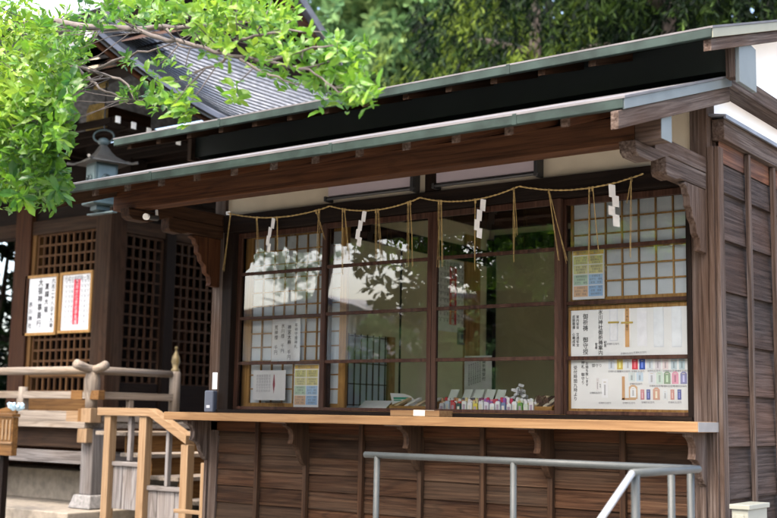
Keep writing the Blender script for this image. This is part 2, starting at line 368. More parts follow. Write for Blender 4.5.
# side wall (facing +X): lapped boards, battens, cap
sb = MB(); zz = [1.54, 1.265, .997, .711, .424, .144, -.135, -.416, -.70, -.985]
for i in range(len(zz)-1):
    for (ya, yb) in ((.052, 1.45), (1.452, 3.55), (3.552, 5.9)):
        if ya == 1.452 and zz[i] < 1.4 and zz[i+1] > -.2: continue  # gap in the boards for the added window
        sb.prism([(3.63, zz[i]+.012), (3.650, zz[i]), (3.672, zz[i+1]), (3.63, zz[i+1])], 'Y', ya, yb)
sb.build('side_wall_board', W_side('Y'), B, .002)
MB().prism([(3.6665, 1.5445), (3.6695, 1.5445), (3.6705, 1.455), (3.6675, 1.43)], 'Y', .056, 5.9).build('unweathered_strip', W_strip('Y'), B)
bx('corner_batten', W_grey('Z'), B, 3.669, 3.695, -.02, .055, GZ+.1, 1.50, bevel=.004)
for i in range(13):
    y = .455+i*.425
    if 1.5 < y < 3.5:
        bx('side_batten', W_grey('Z'), B, 3.674, 3.70, y-.019, y+.019, GZ+.1, -.14, bevel=.004); bx('side_batten', W_grey('Z'), B, 3.674, 3.70, y-.019, y+.019, 1.27, 1.54, bevel=.004)
    else: bx('side_batten', W_grey('Z'), B, 3.674, 3.70, y-.019, y+.019, GZ+.1, 1.54, bevel=.004)
bx('cap_board', W_grey('Y'), B, 3.640, 3.712, .03, 5.9, 1.545, 1.665, bevel=.004)
MB().prism([(3.60, 1.685), (3.722, 1.670), (3.722, 1.656), (3.735, 1.656), (3.735, 1.678), (3.60, 1.70)], 'Y', .0, 5.9).build('cap_flashing', M_tile, B)
MB().prism([(.051, 1.66), (5.9, 1.66), (5.9, 2.05), (2.9, 3.0), (.051, 2.10)], 'X', 3.55, 3.60).build('gable_plaster', M_white, B)
bx('gable_beam', W_grey('Y'), B, 3.60, 3.73, .045, 5.9, 1.865, 1.965, bevel=.004)
# back and left walls, floor, ceiling
bx('left_wall', W_brown('Y'), B, -.155, -.10, .092, 5.9, GZ+.1, 2.0, bevel=0)
bx('back_wall', M_beige, B, -.10, 3.55, 5.85, 5.9, GZ+.1, 2.0, bevel=0)
# arms, corbels and purlin carrying the eave
def arm(x0, x1, xo0, xo1):
    m = W_grey('Y') if x0 > 2 else W_brown('Y')
    MB().prism([(-.03, 1.354), (-.52, 1.354), (-.60, 1.335), (-.70, 1.30), (-.75, 1.285), (-.89, 1.285), (-.925, 1.305), (-.935, 1.36), (-.70, 1.36), (-.70, 1.44), (-.03, 1.44)], 'X', x0, x1).build('eave_arm', m, B, .004)
    MB().prism([(-.03, 1.262), (-.38, 1.262), (-.45, 1.245), (-.55, 1.25), (-.565, 1.27), (-.565, 1.351), (-.03, 1.351)], 'X', x0+.002, x1-.002).build('eave_arm', m, B, .004)
    MB().prism([(-.03, 1.259), (-.315, 1.259), (-.325, 1.245), (-.285, 1.23), (-.275, 1.20), (-.255, 1.185), (-.255, 1.14), (-.225, 1.12), (-.215, 1.08),
                (-.175, 1.05), (-.165, 1.0), (-.125, .975), (-.115, .93), (-.125, .91), (-.03, .905)], 'X', xo0, xo1).build('carved_corbel', W_grey('Z') if x0 > 2 else W_red('Z'), B, .004)
arm(3.54, 3.63, 3.585, 3.624); arm(-.15, -.06, -.135, -.085)
bx('purlin', W_red('X'), B, -.29, 3.60, -.88, -.76, 1.363, 1.50, bevel=.004)
bx('purlin', W_grey('X'), B, 3.601, 3.74, -.88, -.76, 1.363, 1.50, bevel=.004)
bx('purlin_cap', M_blue, B, 3.7405, 3.744, -.88, -.76, 1.363, 1.498, bevel=0)
bx('purlin_filler', W_dark('X'), B, -.27, 3.70, -.83, -.81, 1.501, 1.58, bevel=0)
# lower roof: slope from eave (-1.344, 1.45) to wall (0, 1.88)
XA, XB = -.30, 3.766
def rz(y, z0=1.45): return z0+(y+1.344)*.318
def slab(name, mat, x0, x1, ya, yb, t0, t1, z0=1.45, par=B, f=rz, bev=0):
    return MB().prism([(ya, f(ya, z0)+t0), (yb, f(yb, z0)+t0), (yb, f(yb, z0)+t1), (ya, f(ya, z0)+t1)], 'X', x0, x1).build(name, mat, par, bev)
slab('roof_metal', M_roofm, XA-.01, XB+.014, -1.364, .06, .004, .016)
slab('soffit', W_red('X'), XA+.02, XB-.02, -1.33, .0, -.030, .0035)
slab('verge_metal', M_blue, XB-.004, XB+.006, -1.354, .0, -.048, .0035, bev=.002)
slab('verge_metal', M_teal, XA-.006, XA+.004, -1.354, .0, -.048, .0035)
bx('gutter', M_teal, B, XA-.004, XB+.004, -1.362, -1.330, 1.402, 1.452, bevel=.004)
slab('bargeboard', W_grey('S'), XB-.045, XB-.006, -1.39, .0, -.135, -.050, bev=.003)
slab('bargeboard', W_brown('S'), XA+.006, XA+.045, -1.39, .0, -.135, -.050, bev=.003)
for i in range(13):
    x = -.28+i*.31
    if x < 3.70:
        rf_ = slab('rafter', W_red('S'), x-.02, x+.02, -1.285, .0, -.092, -.0305, bev=.002)
        slab('rafter_end', W_grey('S'), x-.02, x+.02, -1.305, -1.2855, -.093, -.0305, par=rf_)
for x in (.62, 2.05, 3.2): bx('gutter_joint', M_teal, B, x-.012, x+.012, -1.3655, -1.3625, 1.400, 1.4545, bevel=.001)
# upper wall (dark) and upper roof
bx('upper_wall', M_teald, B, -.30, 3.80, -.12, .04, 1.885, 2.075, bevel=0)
bx('upper_wall_trim', W_grey('Z'), B, 3.80, 3.85, -.165, -.10, 1.83, 2.06, bevel=.003)
MB().prism([(-.16, 1.80), (.10, 1.80), (.10, 2.045), (-.06, 2.06), (-.16, 2.02)], 'X', 3.851, 3.875).build('wall_end_panel', M_blue, B, .003)
bx('upper_wall_trim', W_grey('Z'), B, -.345, -.30, -.16, -.10, 1.86, 2.1, bevel=.003)
XC, XD = -.62, 3.90
def slab2(name, mat, x0, x1, ya, yb, t0, t1, bev=0): return slab(name, mat, x0, x1, ya, yb, t0, t1, 1.962+.736*.318, B, rz, bev)
# plane passes z=1.962 at y=-.608
def rz2(y): return 1.962+(y+.608)*.318
def up(name, mat, x0, x1, ya, yb, t0, t1, bev=0):
    return MB().prism([(ya, rz2(ya)+t0), (yb, rz2(yb)+t0), (yb, rz2(yb)+t1), (ya, rz2(ya)+t1)], 'X', x0, x1).build(name, mat, B, bev)
up('upper_roof_metal', M_roofm, XC-.01, XD+.012, -.628, 2.9, .004, .016)
up('upper_soffit', W_brown('X'), XC+.02, XD-.02, -.595, 2.9, -.028, .0035)
up('upper_verge', M_cream, XD-.004, XD+.008, -.618, 2.9, -.046, .0035, .002)
up('upper_verge', M_teal, XC-.008, XC+.004, -.618, 2.9, -.046, .0035)
bx('upper_gutter', M_teal, B, XC-.004, XD+.004, -.628, -.596, 1.914, 1.966, bevel=.004)
for x in (.45, 2.72): bx('gutter_joint', M_teal, B, x-.012, x+.012, -.6315, -.6285, 1.912, 1.9685, bevel=.001)
up('upper_bargeboard', W_grey('S'), XD-.05, XD-.008, -.60, 2.9, -.112, -.050, .003)
for i in range(16):
    x = -.50+i*.31
    if x < 3.45:
        up('upper_rafter', W_brown('S'), x-.022, x+.022, -.585, 2.0, -.085, -.029, .002)
# rear slope of the upper roof
MB().prism([(2.9, rz2(2.9)), (6.6, rz2(2.9)-3.7*.318), (6.6, rz2(2.9)-3.7*.318+.016), (2.9, rz2(2.9)+.016)], 'X', XC, XD).build('rear_roof', M_roofm, B)

# ---- interior room
IX, IY = .05, 3.49
bx('room_floor', M_tatami, B, IX, 3.54, .14, IY, -.62, -.60, bevel=0)
bx('inner_left_wall', M_beige, B, -.02, IX, .125, IY+.02, -.60, 1.80, bevel=0)
bx('inner_back_wall', M_beige, B, IX, 3.54, IY, IY+.03, -.60, 1.80, bevel=0)
bx('inner_right_wall', M_beige, B, 3.50, 3.54, .16, 1.45, -.60, 1.75, bevel=0)
bx('inner_right_wall', M_beige, B, 3.50, 3.54, 1.451, IY, -.60, -.12, bevel=0); bx('inner_right_wall', M_beige, B, 3.50, 3.54, 1.451, IY, 1.26, 1.75, bevel=0)
sw = MB()  # unseen window added in the side wall to let daylight into the room
for k in range(6): y_ = 1.46+k*.41; sw.box(3.60, 3.63, y_, y_+.03, -.11, 1.25)
for z_ in (-.11, .33, .78, 1.22): sw.box(3.605, 3.625, 1.46, 3.54, z_, z_+.03)
sw_ = sw.build('added_side_window', W_dark('Z'), B); MB().add([(3.615, 1.46, -.1), (3.615, 3.54, -.1), (3.615, 3.54, 1.24), (3.615, 1.46, 1.24)], [(0, 1, 2, 3)]).build('glass', M_glass, sw_, fix=False)
bx('ceiling', W_brown('X'), B, IX, 3.50, .125, IY, 1.80, 1.83, bevel=0)
bx('room_post', W_amber('Z'), B, IX, IX+.03, 3.02, 3.27, -.60, 1.70)
bx('room_corner_post', W_dark('Z'), B, IX+.001, IX+.07, IY-.07, IY-.001, -.60, 1.70)
bx('room_post', W_amber('Z'), B, IX, IX+.03, 1.84, 1.93, -.60, .66)
bx('room_post', W_amber('Z'), B, IX, IX+.03, 1.08, 1.22, -.60, 1.44)
bx('wall_strip', W_dark('Z'), B, IX, IX+.012, 2.02, 2.035, -.60, 1.44)
bx('picture_rail', W_dark('Y'), B, IX, IX+.05, .13, 3.42, 1.44, 1.58)
bx('picture_rail', W_dark('X'), B, IX+.07, 3.50, IY-.05, IY-.002, 1.56, 1.74)
bx('ceiling_beam', W_dark('X'), B, IX+.06, 3.50, 1.9, 2.0, 1.66, 1.80)
# lattice window in the left inner wall
lw = MB()
for i in range(8):
    y = 1.235+i*.083; lw.box(IX+.003, IX+.012, y-.0035, y+.0035, .07, .66)
for z in (.08, .25, .42, .64): lw.box(IX+.0035, IX+.011, 1.20, 1.84, z-.004, z+.004)
lo = lw.build('inner_lattice_window', W_latt('Z'), B)
MB().box(IX+.0005, IX+.002, 1.20, 1.84, .02, .65).build('paper', M_shoji, lo)
bx('display_table', W_amber('X'), B, .10, 3.48, .14, 1.32, -.02, .025)

# ================================================================== counter things
tr = MB().box(1.62, 1.99, -.20, -.05, -.002, .034); t = tr.build('coin_tray', W_count('X'), None, .003, base=(1.8, -.12, -.002))
tag(t, 'low plain wooden tray lying on the outside counter below the centre stile', 'tray')
MB().box(1.80, 1.885, -.203, -.10, .0, .0365).build('pale_block', colmat((.8, .68, .5)), t, .001)  # paler block set in the tray

# ================================================================== straw rope with tassels
ropep = [PY(228, 213, -.075), PY(330, 206, -.075), PY(420, 197.5, -.075), PY(519, 186, -.075), PY(645, 173, -.075)]
R = empty('straw_rope', ropep[0], 'thin twisted straw rope swagged along the lintel with hanging straw strands', 'sacred rope')
def ropepoint(px):
    """point on the swagged rope above image column px"""
    best = None
    for i in range(4):
        a, b = ropep[i], ropep[i+1]; sag = .055
        for k in range(41):
            s = k/40; p = a.lerp(b, s); p.z -= sag*4*s*(1-s)
            d = RM.transposed() @ (p-CAM); x = CX+F*d.x/-d.z
            if best is None or abs(x-px) < best[0]: best = (abs(x-px), p)
    return best[1].copy()
pts = []
for i in range(4):
    for k in range(14):
        s = k/14; p = ropep[i].lerp(ropep[i+1], s); p.z -= .055*4*s*(1-s)+random.uniform(-.001, .001); pts.append(p)
pts.append(ropep[4])
rb = MB()
for ph in (0, math.pi):
    fine = []
    for i in range(len(pts)-1):
        for k in range(6):
            s = k/6; p = pts[i].lerp(pts[i+1], s); t = (i*6+k)*.9+ph
            fine.append(p+Vector((0, .0028*math.cos(t), .0028*math.sin(t))))
    rb.tube(fine, .0032, 5)
rb.build('rope', M_straw, R, smooth=True)
st = [(231, 223, 272), (258, 258.5, 258), (277, 277, 300-40), (316, 325, 240), (318, 317.5, 262), (343, 343, 276), (345, 350, 262), (375, 375.5, 261), (377, 381, 262),
      (408, 408, 267), (410, 413, 268), (439, 438, 269), (441, 442.5, 268), (476, 475, 272), (513, 514, 264), (514, 517, 238), (549, 567, 264), (550, 559, 262),
      (590, 589, 262), (591, 598, 253), (631, 631, 259), (630, 627, 204)]
for (xa, xb, yb) in st:
    p = ropepoint(xa); q = PY(xb, yb, -.075)
    m = MB()
    for k in range(3):
        o = Vector((random.uniform(-.004, .004), random.uniform(-.004, .004), 0)); o2 = o*1.6
        mid = p.lerp(q, .5)+Vector((random.uniform(-.004, .004), random.uniform(-.004, .004), 0))
        m.tube([p+o*.3, p.lerp(q, .04)+o, mid+o, q+o2+Vector((0, 0, random.uniform(0, .02)))], [.0012, .0016, .0014, .0009], 5)
    m.tube([p+Vector((0, 0, .006)), p+Vector((0, 0, -.022))], .006, 7)
    m.build('straw_strand', M_straw, R)
MB().box(*(lambda c: (c.x-.02, c.x+.02, c.y, c.y+.01, c.z-.012, c.z+.012))(ropep[0])).build('rope_knot', M_paper, R)
# paper streamers
shlab = {0: 'white zigzag paper streamer on the rope, left of the first window stile', 1: 'white zigzag paper streamer in the second swag, over the leafy reflection',
         2: 'white zigzag paper streamer in the third swag, over the beige room', 3: 'whitest zigzag paper streamer, in front of the right paper screen'}
for i, (px, y0, y1, lean) in enumerate([(272, 220, 252, .1), (362, 210, 246, .12), (481, 197, 238, .05), (612, 187, 228, -.04)]):
    p = ropepoint(px); q = PY(px, y1, -.085); H = p.z-q.z; m = MB(); w = .054*(.85+.08*i)
    x = p.x; n = 4; cx_ = 0
    shape = [(.25, 0, .30), (-.15, .28, .55), (-.45, .50, .78), (.15, .70, 1.0)]
    shape = [(.05, .0, .34), (-.32, .26, .58), (-.62, .50, .82), (-.18, .72, 1.02)] if i != 3 else [(-.35, .0, .34), (.05, .26, .56), (-.38, .48, .74), (.10, .68, 1.0)]
    for k, (ox, a, b) in enumerate(shape):
        xl = x+ox*w-(lean*H*a if i != 3 else 0); dy = -.004*(k % 2)-.002
        m.add([(xl, p.y+dy, p.z-H*a), (xl+w*.75, p.y+dy-.004, p.z-H*(a+.05)), (xl+w*.75-lean*H*(b-a), p.y+dy-.006, p.z-H*b), (xl-lean*H*(b-a), p.y+dy, p.z-H*(b-.05))], [(0, 1, 2, 3)])
        m.add([(xl, p.y+dy+.001, p.z-H*a), (xl+w*.75, p.y+dy-.003, p.z-H*(a+.05)), (xl+w*.75-lean*H*(b-a), p.y+dy-.005, p.z-H*b), (xl-lean*H*(b-a), p.y+dy+.001, p.z-H*(b-.05))], [(3, 2, 1, 0)])
    o = m.build('paper_streamer', M_paper, None, fix=False, base=tuple(p)); tag(o, shlab[i], 'paper streamer', 'zigzag paper streamers hanging from the rope')

# ================================================================== mauve panels under the eave
for i, (x0, x1) in enumerate(((.955, 1.655), (1.85, 2.57))):
    P = empty('eave_panel', ((x0+x1)/2, -.05, 1.45), ('flat mauve panel with black rail on the plaster, left of the middle post', 'flat mauve panel with black rail on the plaster, right of the middle post')[i],
              'panel', 'mauve panels above the windows')
    bx('board', M_mauve, P, x0, x1, -.065, -.004, 1.475, 1.66, bevel=.006)
    MB().tube([(x0-.02, -.07, 1.458), (x1+.03, -.07, 1.458)], .012, 8).build('rail', M_black, P, smooth=True)
    bx('bracket', M_black, P, x1+.004, x1+.028, -.085, -.002, 1.44, 1.66)
    bx('bracket', M_black, P, x0-.02, x0-.002, -.085, -.002, 1.44, 1.475)
    for sx in (x0+.04, x1-.06): MB().lathe((sx, -.066, 1.60), [(.009, 0), (.009, -.004), (.004, -.007)], 10, 'Y').build('screw', M_capw, P)

# ================================================================== price board behind the right window
yb = .065
p0, p1 = PY(571, 306, yb), PY(690, 409, yb)
bw = p1.x-p0.x; bh = .575; pan = Panel((p0.x, yb, .635), (1, 0, 0), (0, 0, 1))
PB = empty('price_board', (p0.x+bw/2, yb, .04), 'large white board listing prayers and charms in a pale wood frame', 'notice board')
pan.slab(MB(), 0, bw, 0, bh, -.008, 0).build('panel', M_board, PB)
pan.frame(MB(), 0, bw, 0, bh, .024, -.012, .006).build('frame', W_amber('Z'), PB, .002)
def U(px, py):      # photo pixel -> board coordinates
    q = PY(px, py, yb); return q.x-pan.o.x, pan.o.z-q.z
tm = MB()
def col(s, px, py, size, bold=.0006, spacing=.84): a, b = U(px, py); vtext(tm, pan, s, a, b, size, spacing, bold=bold)
col('御祈祷　御守授', 585.5, 314, .042, .0008, .80)
col('家内安全　交通安全', 577.7, 315.5, .024); col('厄除開運　心願成就', 573.8, 315.5, .024)
col('氷川神社御祈祷案内', 600.5, 310, .036, .0008, .80)
col('初宮', 605.3, 341, .022); col('安産', 596.3, 343, .022)
col('氷川神社守護', 613.7, 310, .026); col('受付時間九時より', 575.5, 366, .030, .0006); col('神札　御守り', 583, 361, .027); col('お頒ち致します', 587, 362, .024)
a, b = U(597, 364); htext(tm, pan, '御守り', a, b, .022)
tm.build('writing', M_ink, PB, fix=False)
tg = MB()
def colg(s, px, py, size): a, b = U(px, py); vtext(tg, pan, s, a, b, size, .84)
colg('神宮大麻', 605.5, 381, .016); colg('角祓', 600.3, 384, .013); colg('御神札神棚', 660, 308, .03); colg('御神札授与', 676, 308, .03)
for px, py in ((614.5, 370.5), (624, 370.5), (638, 370.5), (654, 370), (670, 370), (682, 370), (636, 383), (656, 385), (668, 385.2), (680, 385.2), (613, 343), (627, 352.5), (640, 351.5), (596, 392), (629, 402), (648, 401.5), (675, 401.5), (605, 402)):
    a, b = U(px, py); htext(tg, pan, '初穂料五百円', a, b, .013)
tg.build('captions', M_grink, PB, fix=False)
# printed pictures of the charms, each a thin raised card
def card(px0, py0, px1, py1, c, name='charm_picture', d=.002, top=0, sub=None):
    a0, b0 = U(px0, py0); a1, b1 = U(px1, py1); m = MB()
    if top: # pointed bag outline
        w = a1-a0; q = [(a0, b1), (a1, b1), (a1, b0+.012), (a1-w*.3, b0), (a0+w*.3, b0), (a0, b0+.012)]
        m.add([pan.P(x, y, .0005) for x, y in q]+[pan.P(x, y, d) for x, y in q], [(5, 4, 3, 2, 1, 0), (6, 7, 8, 9, 10, 11)]+[(i, (i+1) % 6, (i+1) % 6+6, i+6) for i in range(6)])
    else: pan.slab(m, a0, a1, b0, b1, .0005, d)
    o = m.build(name, colmat(c), PB)
    if name == 'charm_picture' and (a1-a0) < .06 and (b1-b0) < .12:
        lum = sum(c)/3; lc = tuple(min(.85, x*1.7+.12) for x in c) if lum < .5 else tuple(x*.62 for x in c)
        k = MB(); w_, h_ = a1-a0, b1-b0
        pan.slab(k, a0+w_*.36, a0+w_*.64, b0+h_*.30, b0+h_*.86, d, d+.0006); k.build('charm_label', colmat(lc), o)
        k = MB(); pan.slab(k, a0+w_*.30, a0+w_*.70, b0+h_*.14, b0+h_*.20, d, d+.001); k.build('charm_knot', colmat((.62, .58, .50)), o)
    return o
card(609.5, 308, 618, 341, (.70, .72, .76)); card(610.5, 309, 617, 340, (.82, .83, .85), d=.003)
card(608.5, 321.7, 619, 323.2, (.45, .34, .08), 'gold_cord', d=.006)
card(623, 307, 631, 347, (.84, .82, .80)); card(625.2, 306, 629.6, 347, (.66, .38, .16), d=.004); card(621.5, 322, 633, 323.4, (.55, .40, .10), 'gold_cord', d=.007)
tm2 = MB(); a, b = U(627.3, 309); vtext(tm2, pan, '氷川神社神璽守', a, b, .022, .82, d=.005); tm2.build('writing', M_ink, PB, fix=False)
card(637, 305, 647, 346, (.84, .85, .88)); card(653.5, 305, 664, 347, (.70, .74, .78)); card(654, 305.5, 663.5, 346, (.80, .84, .87), d=.004)
card(671.5, 304, 682, 347, (.70, .74, .78)); card(672, 304.5, 681.5, 346, (.80, .84, .87), d=.004)
cols1 = [(611.5, (.66, .72, .78)), (620, (.66, .52, .12)), (628, (.72, .76, .80)), (635, (.66, .06, .08)), (642.3, (.04, .10, .42)), (650, (.66, .72, .76)), (658, (.70, .66, .70)), (665.5, (.76, .66, .66)), (674, (.48, .58, .62)), (682, (.48, .60, .64))]
for px, c in cols1: card(px-2.9, 359, px+2.9, 369.5, c)
for px, c in ((632, (.66, .74, .74)), (640, (.58, .70, .80))): card(px-3.5, 372.5, px+3.2, 381.5, c)
for px, c in ((652, (.74, .76, .80)), (660, (.62, .74, .66)), (667.5, (.28, .38, .26)), (675.5, (.74, .36, .46)), (684, (.28, .28, .48))): card(px-3.6, 371.5, px+3.2, 384, c, top=1)
card(596.3, 378, 599.2, 391, (.74, .72, .72)); card(602, 379, 608, 398, (.84, .85, .87))
card(622, 376.5, 625, 400, (.60, .36, .18)); card(622, 398, 636, 400, (.60, .36, .18)); card(629, 385, 637.5, 399, (.66, .46, .28), d=.003, top=1); card(630.5, 387, 636.5, 397.5, (.82, .84, .86), d=.005, top=1)
for px, c in ((642.5, (.62, .28, .30)), (648.5, (.14, .16, .38)), (672.5, (.64, .32, .28)), (679.5, (.12, .14, .36))): card(px-1.9, 389.5, px+1.9, 399.8, c)
card(653, 387.5, 660, 400, (.66, .40, .30), top=1); card(663, 390, 667.5, 400, (.76, .80, .82))

# ================================================================== information sheets (colour table)
def info_sheet(px0, py0, px1, py1, y, label, group='colour printed information sheets'):
    a, c = PY(px0, py0, y), PY(px1, py1, y); w, h = c.x-a.x, a.z-c.z
    pn = Panel((a.x, y, a.z), (1, 0, 0), (0, 0, 1)); s = empty('information_sheet', (a.x+w/2, y, c.z), label, 'sheet', group)
    pn.slab(MB(), 0, w, 0, h, -.001, 0).build('paper', M_paper, s)
    pn.slab(MB(), .004, w-.004, .006, .032, .0002, .001).build('title_bar', colmat((.62, .42, .10)), s)
    cells = [((.62, .62, .26), (.64, .60, .24)), ((.66, .64, .34), (.66, .62, .30)), ((.46, .62, .48), (.36, .54, .74)), ((.66, .44, .28), (.30, .48, .72))]
    rr = (.04, .10, .20, .31, h-.02) if h > .3 else tuple(.036+(h-.05)*k for k in (0, .22, .45, .72, 1))
    for j in range(4):
        for i in range(2):
            pn.slab(MB(), .008+i*(w-.012)/2, (w-.012)/2+.002+i*(w-.012)/2, rr[j]+.003, rr[j+1]-.003, .0002, .0012).build('table_cell', colmat(cells[j][i]), s)
    m = MB(); htext(m, pn, '授与所のご案内', w/2, .010, .022, d=.002)
    for j in range(4):
        for i in range(2):
            for k in range(3):
                htext(m, pn, ('お守り　御札', '初宮　安産', '御祈祷受付', '交通安全')[(j+k+i) % 4], .008+(w-.012)*(.25+.5*i), rr[j]+.007+k*(rr[j+1]-rr[j])*.28, .014, d=.002)
    m.build('writing', M_grink, s, fix=False); return s
info_sheet(572.5, 250.5, 604.5, 298.5, .012+.045, 'tall sheet with yellow, green and blue table, hung before the right paper screen')
info_sheet(294.5, 364.5, 318, 407.5, .06, 'small coloured table sheet standing low in the leftmost window')

# white writing sheet in first window
def sheet(name, y, px0, py0, px1, py1, label, cat='sheet', mat=M_paper):
    a, c = PY(px0, py0, y), PY(px1, py1, y); w, h = c.x-a.x, a.z-c.z
    pn = Panel((a.x, y, a.z), (1, 0, 0), (0, 0, 1)); s = empty(name, (a.x+w/2, y, c.z), label, cat)
    pn.slab(MB(), 0, w, 0, h, -.0012, 0).build('paper', mat, s); return s, pn, w, h
s, pn, w, h = sheet('price_sheet', .07, 272.5, 319.5, 299.5, 361, 'white sheet with four columns of brush writing in the leftmost window')
m = MB()
for i, c in enumerate(('年神守護神札', '神宮大麻　千円', '氷川様　千円', '荒神様　千円')): vtext(m, pn, c, w*(.86-.235*i), .035+.01*(i % 2), .040 if i else .034, .86, bold=.0006)
m.build('writing', M_ink, s, fix=False)
s, pn, w, h = sheet('talisman_paper', .055, 253.5, 370.5, 285, 400.5, 'white talisman paper with a maroon tassel mark, low in the leftmost window', 'talisman')
m = MB(); q = (w*.63, w*.66, w*.69, w*.66)
m.add([pn.P(w*.615, .10, .001), pn.P(w*.65, .165, .001), pn.P(w*.685, .10, .001), pn.P(w*.66, .03, .001), pn.P(w*.64, .03, .001)], [(4, 1, 0), (4, 3, 1), (3, 2, 1)]); m.build('maroon_mark', colmat((.30, .06, .08)), s, fix=False)
m = MB()
for i in range(6): vtext(m, pn, '祓給清給守給', w*(.14+.075*i), .03, .024, .86)
m.build('writing', colmat((.42, .42, .46)), s, fix=False)
bx('sheet_clip', M_black, s, PY(266, 401, .055).x, PY(282, 401, .055).x, .045, .06, PY(270, 402, .055).z-.006, PY(270, 402, .055).z+.002)

# interior posters on the left wall (facing +X)
def wallsheet(name, px0, py0, px1, py1, label, cat, mat, x=IX+.004):
    a, c = PX(px0, py0, x), PX(px1, py1, x); w, h = c.y-a.y, a.z-c.z
    pn = Panel((x, a.y, a.z), (0, 1, 0), (0, 0, 1)); s = empty(name, (x, a.y+w/2, c.z), label, cat)
    pn.slab(MB(), 0, w, 0, h, -.001, .001).build('paper', mat, s); return s, pn, w, h
M_dimp = plain('aged_paper', (.60, .62, .58), .9)
def year_table(pn, s, w, h, red=colmat((.50, .03, .04)), chars='厄年方位吉凶早見表', hue=1):
    rr = MB(); pn.slab(rr, w*.40, w*.62, h*.09, h*.90, .0012, .002); rr.build('red_band', red, s)
    m = MB(); n = len(chars); vtext(m, pn, chars, w*.51, h*.105, h*.80/n*1.14, .86, d=.003, bold=.004); m.build('band_writing', M_paper, s, fix=False)
    m = MB()
    for k in range(9):
        b = h*(.10+.09*k)
        pn.slab(m, w*.05, w*.395, b, b+.0025, .0012, .0017); pn.slab(m, w*.625, w*.95, b, b+.0025, .0012, .0017)
        for a, t in ((.14, '年'), (.26, '厄'), (.35, '男'), (.70, '女'), (.80, '歳'), (.90, '生')):
            vtext(m, pn, t, w*a, b+.008, h*.055, .8, d=.002)
    htext(m, pn, '平成令和厄除一覧', w*.5, h*.03, w*.11, d=.002)
    m.build('writing', M_ink, s, fix=False)
s, pn, w, h = wallsheet('wall_calendar', 436.5, 257, 468, 334, 'large wall chart with a red centre band on the inner wall', 'calendar', M_dimp)
year_table(pn, s, w, h)
s, pn, w, h = wallsheet('framed_picture', 458.5, 330, 474, 344, 'small grey framed picture hung below the wall chart indoors', 'picture', colmat((.30, .33, .33)))
pn.frame(MB(), 0, w, 0, h, .02, -.001, .012).build('frame', colmat((.16, .17, .16)), s)
pn.slab(MB(), w*.15, w*.8, h*.2, h*.75, .001, .003).build('image', colmat((.10, .14, .15)), s)
s, pn, w, h = sheet('notice_sheet', 1.25, 464.5, 356, 491.5, 405, 'pale notice sheet with small writing standing behind the display boxes', 'notice', M_dimp)
m = MB(); vtext(m, pn, '御祈祷受付', w*.72, .03, .036, .86, bold=.001)
for i in range(6): vtext(m, pn, '家内安全商売繁盛厄除', w*(.58-.08*i), .04+.005*i, .018, .86)
m.build('writing', M_ink, s, fix=False)

# ================================================================== charms on the inner table
TZ = .026
# front row of small packets
pal = [(.78, .78, .80), (.62, .72, .84), (.60, .08, .10), (.05, .10, .10), (.74, .78, .74), (.80, .80, .82), (.70, .58, .08), (.76, .76, .78), (.72, .72, .78), (.80, .80, .84),
       (.78, .80, .84), (.20, .26, .44), (.80, .80, .80), (.78, .80, .82), (.16, .36, .08), (.62, .70, .58), (.80, .78, .76)]
cname = {0: 'white', 1: 'pale blue', 2: 'red', 3: 'near-black', 6: 'yellow', 11: 'navy', 14: 'green', 15: 'sage'}
for i, c in enumerate(pal):
    px = 439.5+i*5.6; q = PY(px, 407, .16); q2 = PY(px+4.6, 407, .16); w = q2.x-q.x; hgt = .060+.007*((i*5) % 3)
    o = MB().prism([(q.x, TZ+.006), (q.x+w, TZ+.006), (q.x+w, TZ+hgt-.008), (q.x+w*.82, TZ+hgt), (q.x+w*.18, TZ+hgt), (q.x, TZ+hgt-.008)], 'Y', .155, .170).build('charm_packet', colmat(c, 'packet_cloth'), None, .002, base=(q.x, .16, TZ))
    MB().box(q.x+w*.25, q.x+w*.75, .1535, .155, TZ+.012, TZ+hgt-.02).build('packet_label', colmat((.75, .72, .62) if i % 2 else (.45, .35, .45)), o)
    place = 'at the left end of' if i == 0 else 'at the right end of' if i == len(pal)-1 else 'in'
    if i in cname and i != 0: lb = '%s cloth charm packet in the front row on the inner table' % cname[i]
    elif i == 0: lb = 'white charm packet at the left end of the front row indoors'
    else:
        nb = {4: 'right after the near-black packet', 5: 'left neighbour of the yellow packet', 7: 'right neighbour of the yellow packet', 8: 'second to the right of the yellow packet', 9: 'third to the right of the yellow packet',
              10: 'left neighbour of the navy packet', 12: 'right neighbour of the navy packet', 13: 'left neighbour of the green packet', 16: 'at the right end of the front row'}[i]
        lb = 'white charm packet %s' % nb
    tag(o, lb, 'charm', 'charm packets in the front row')
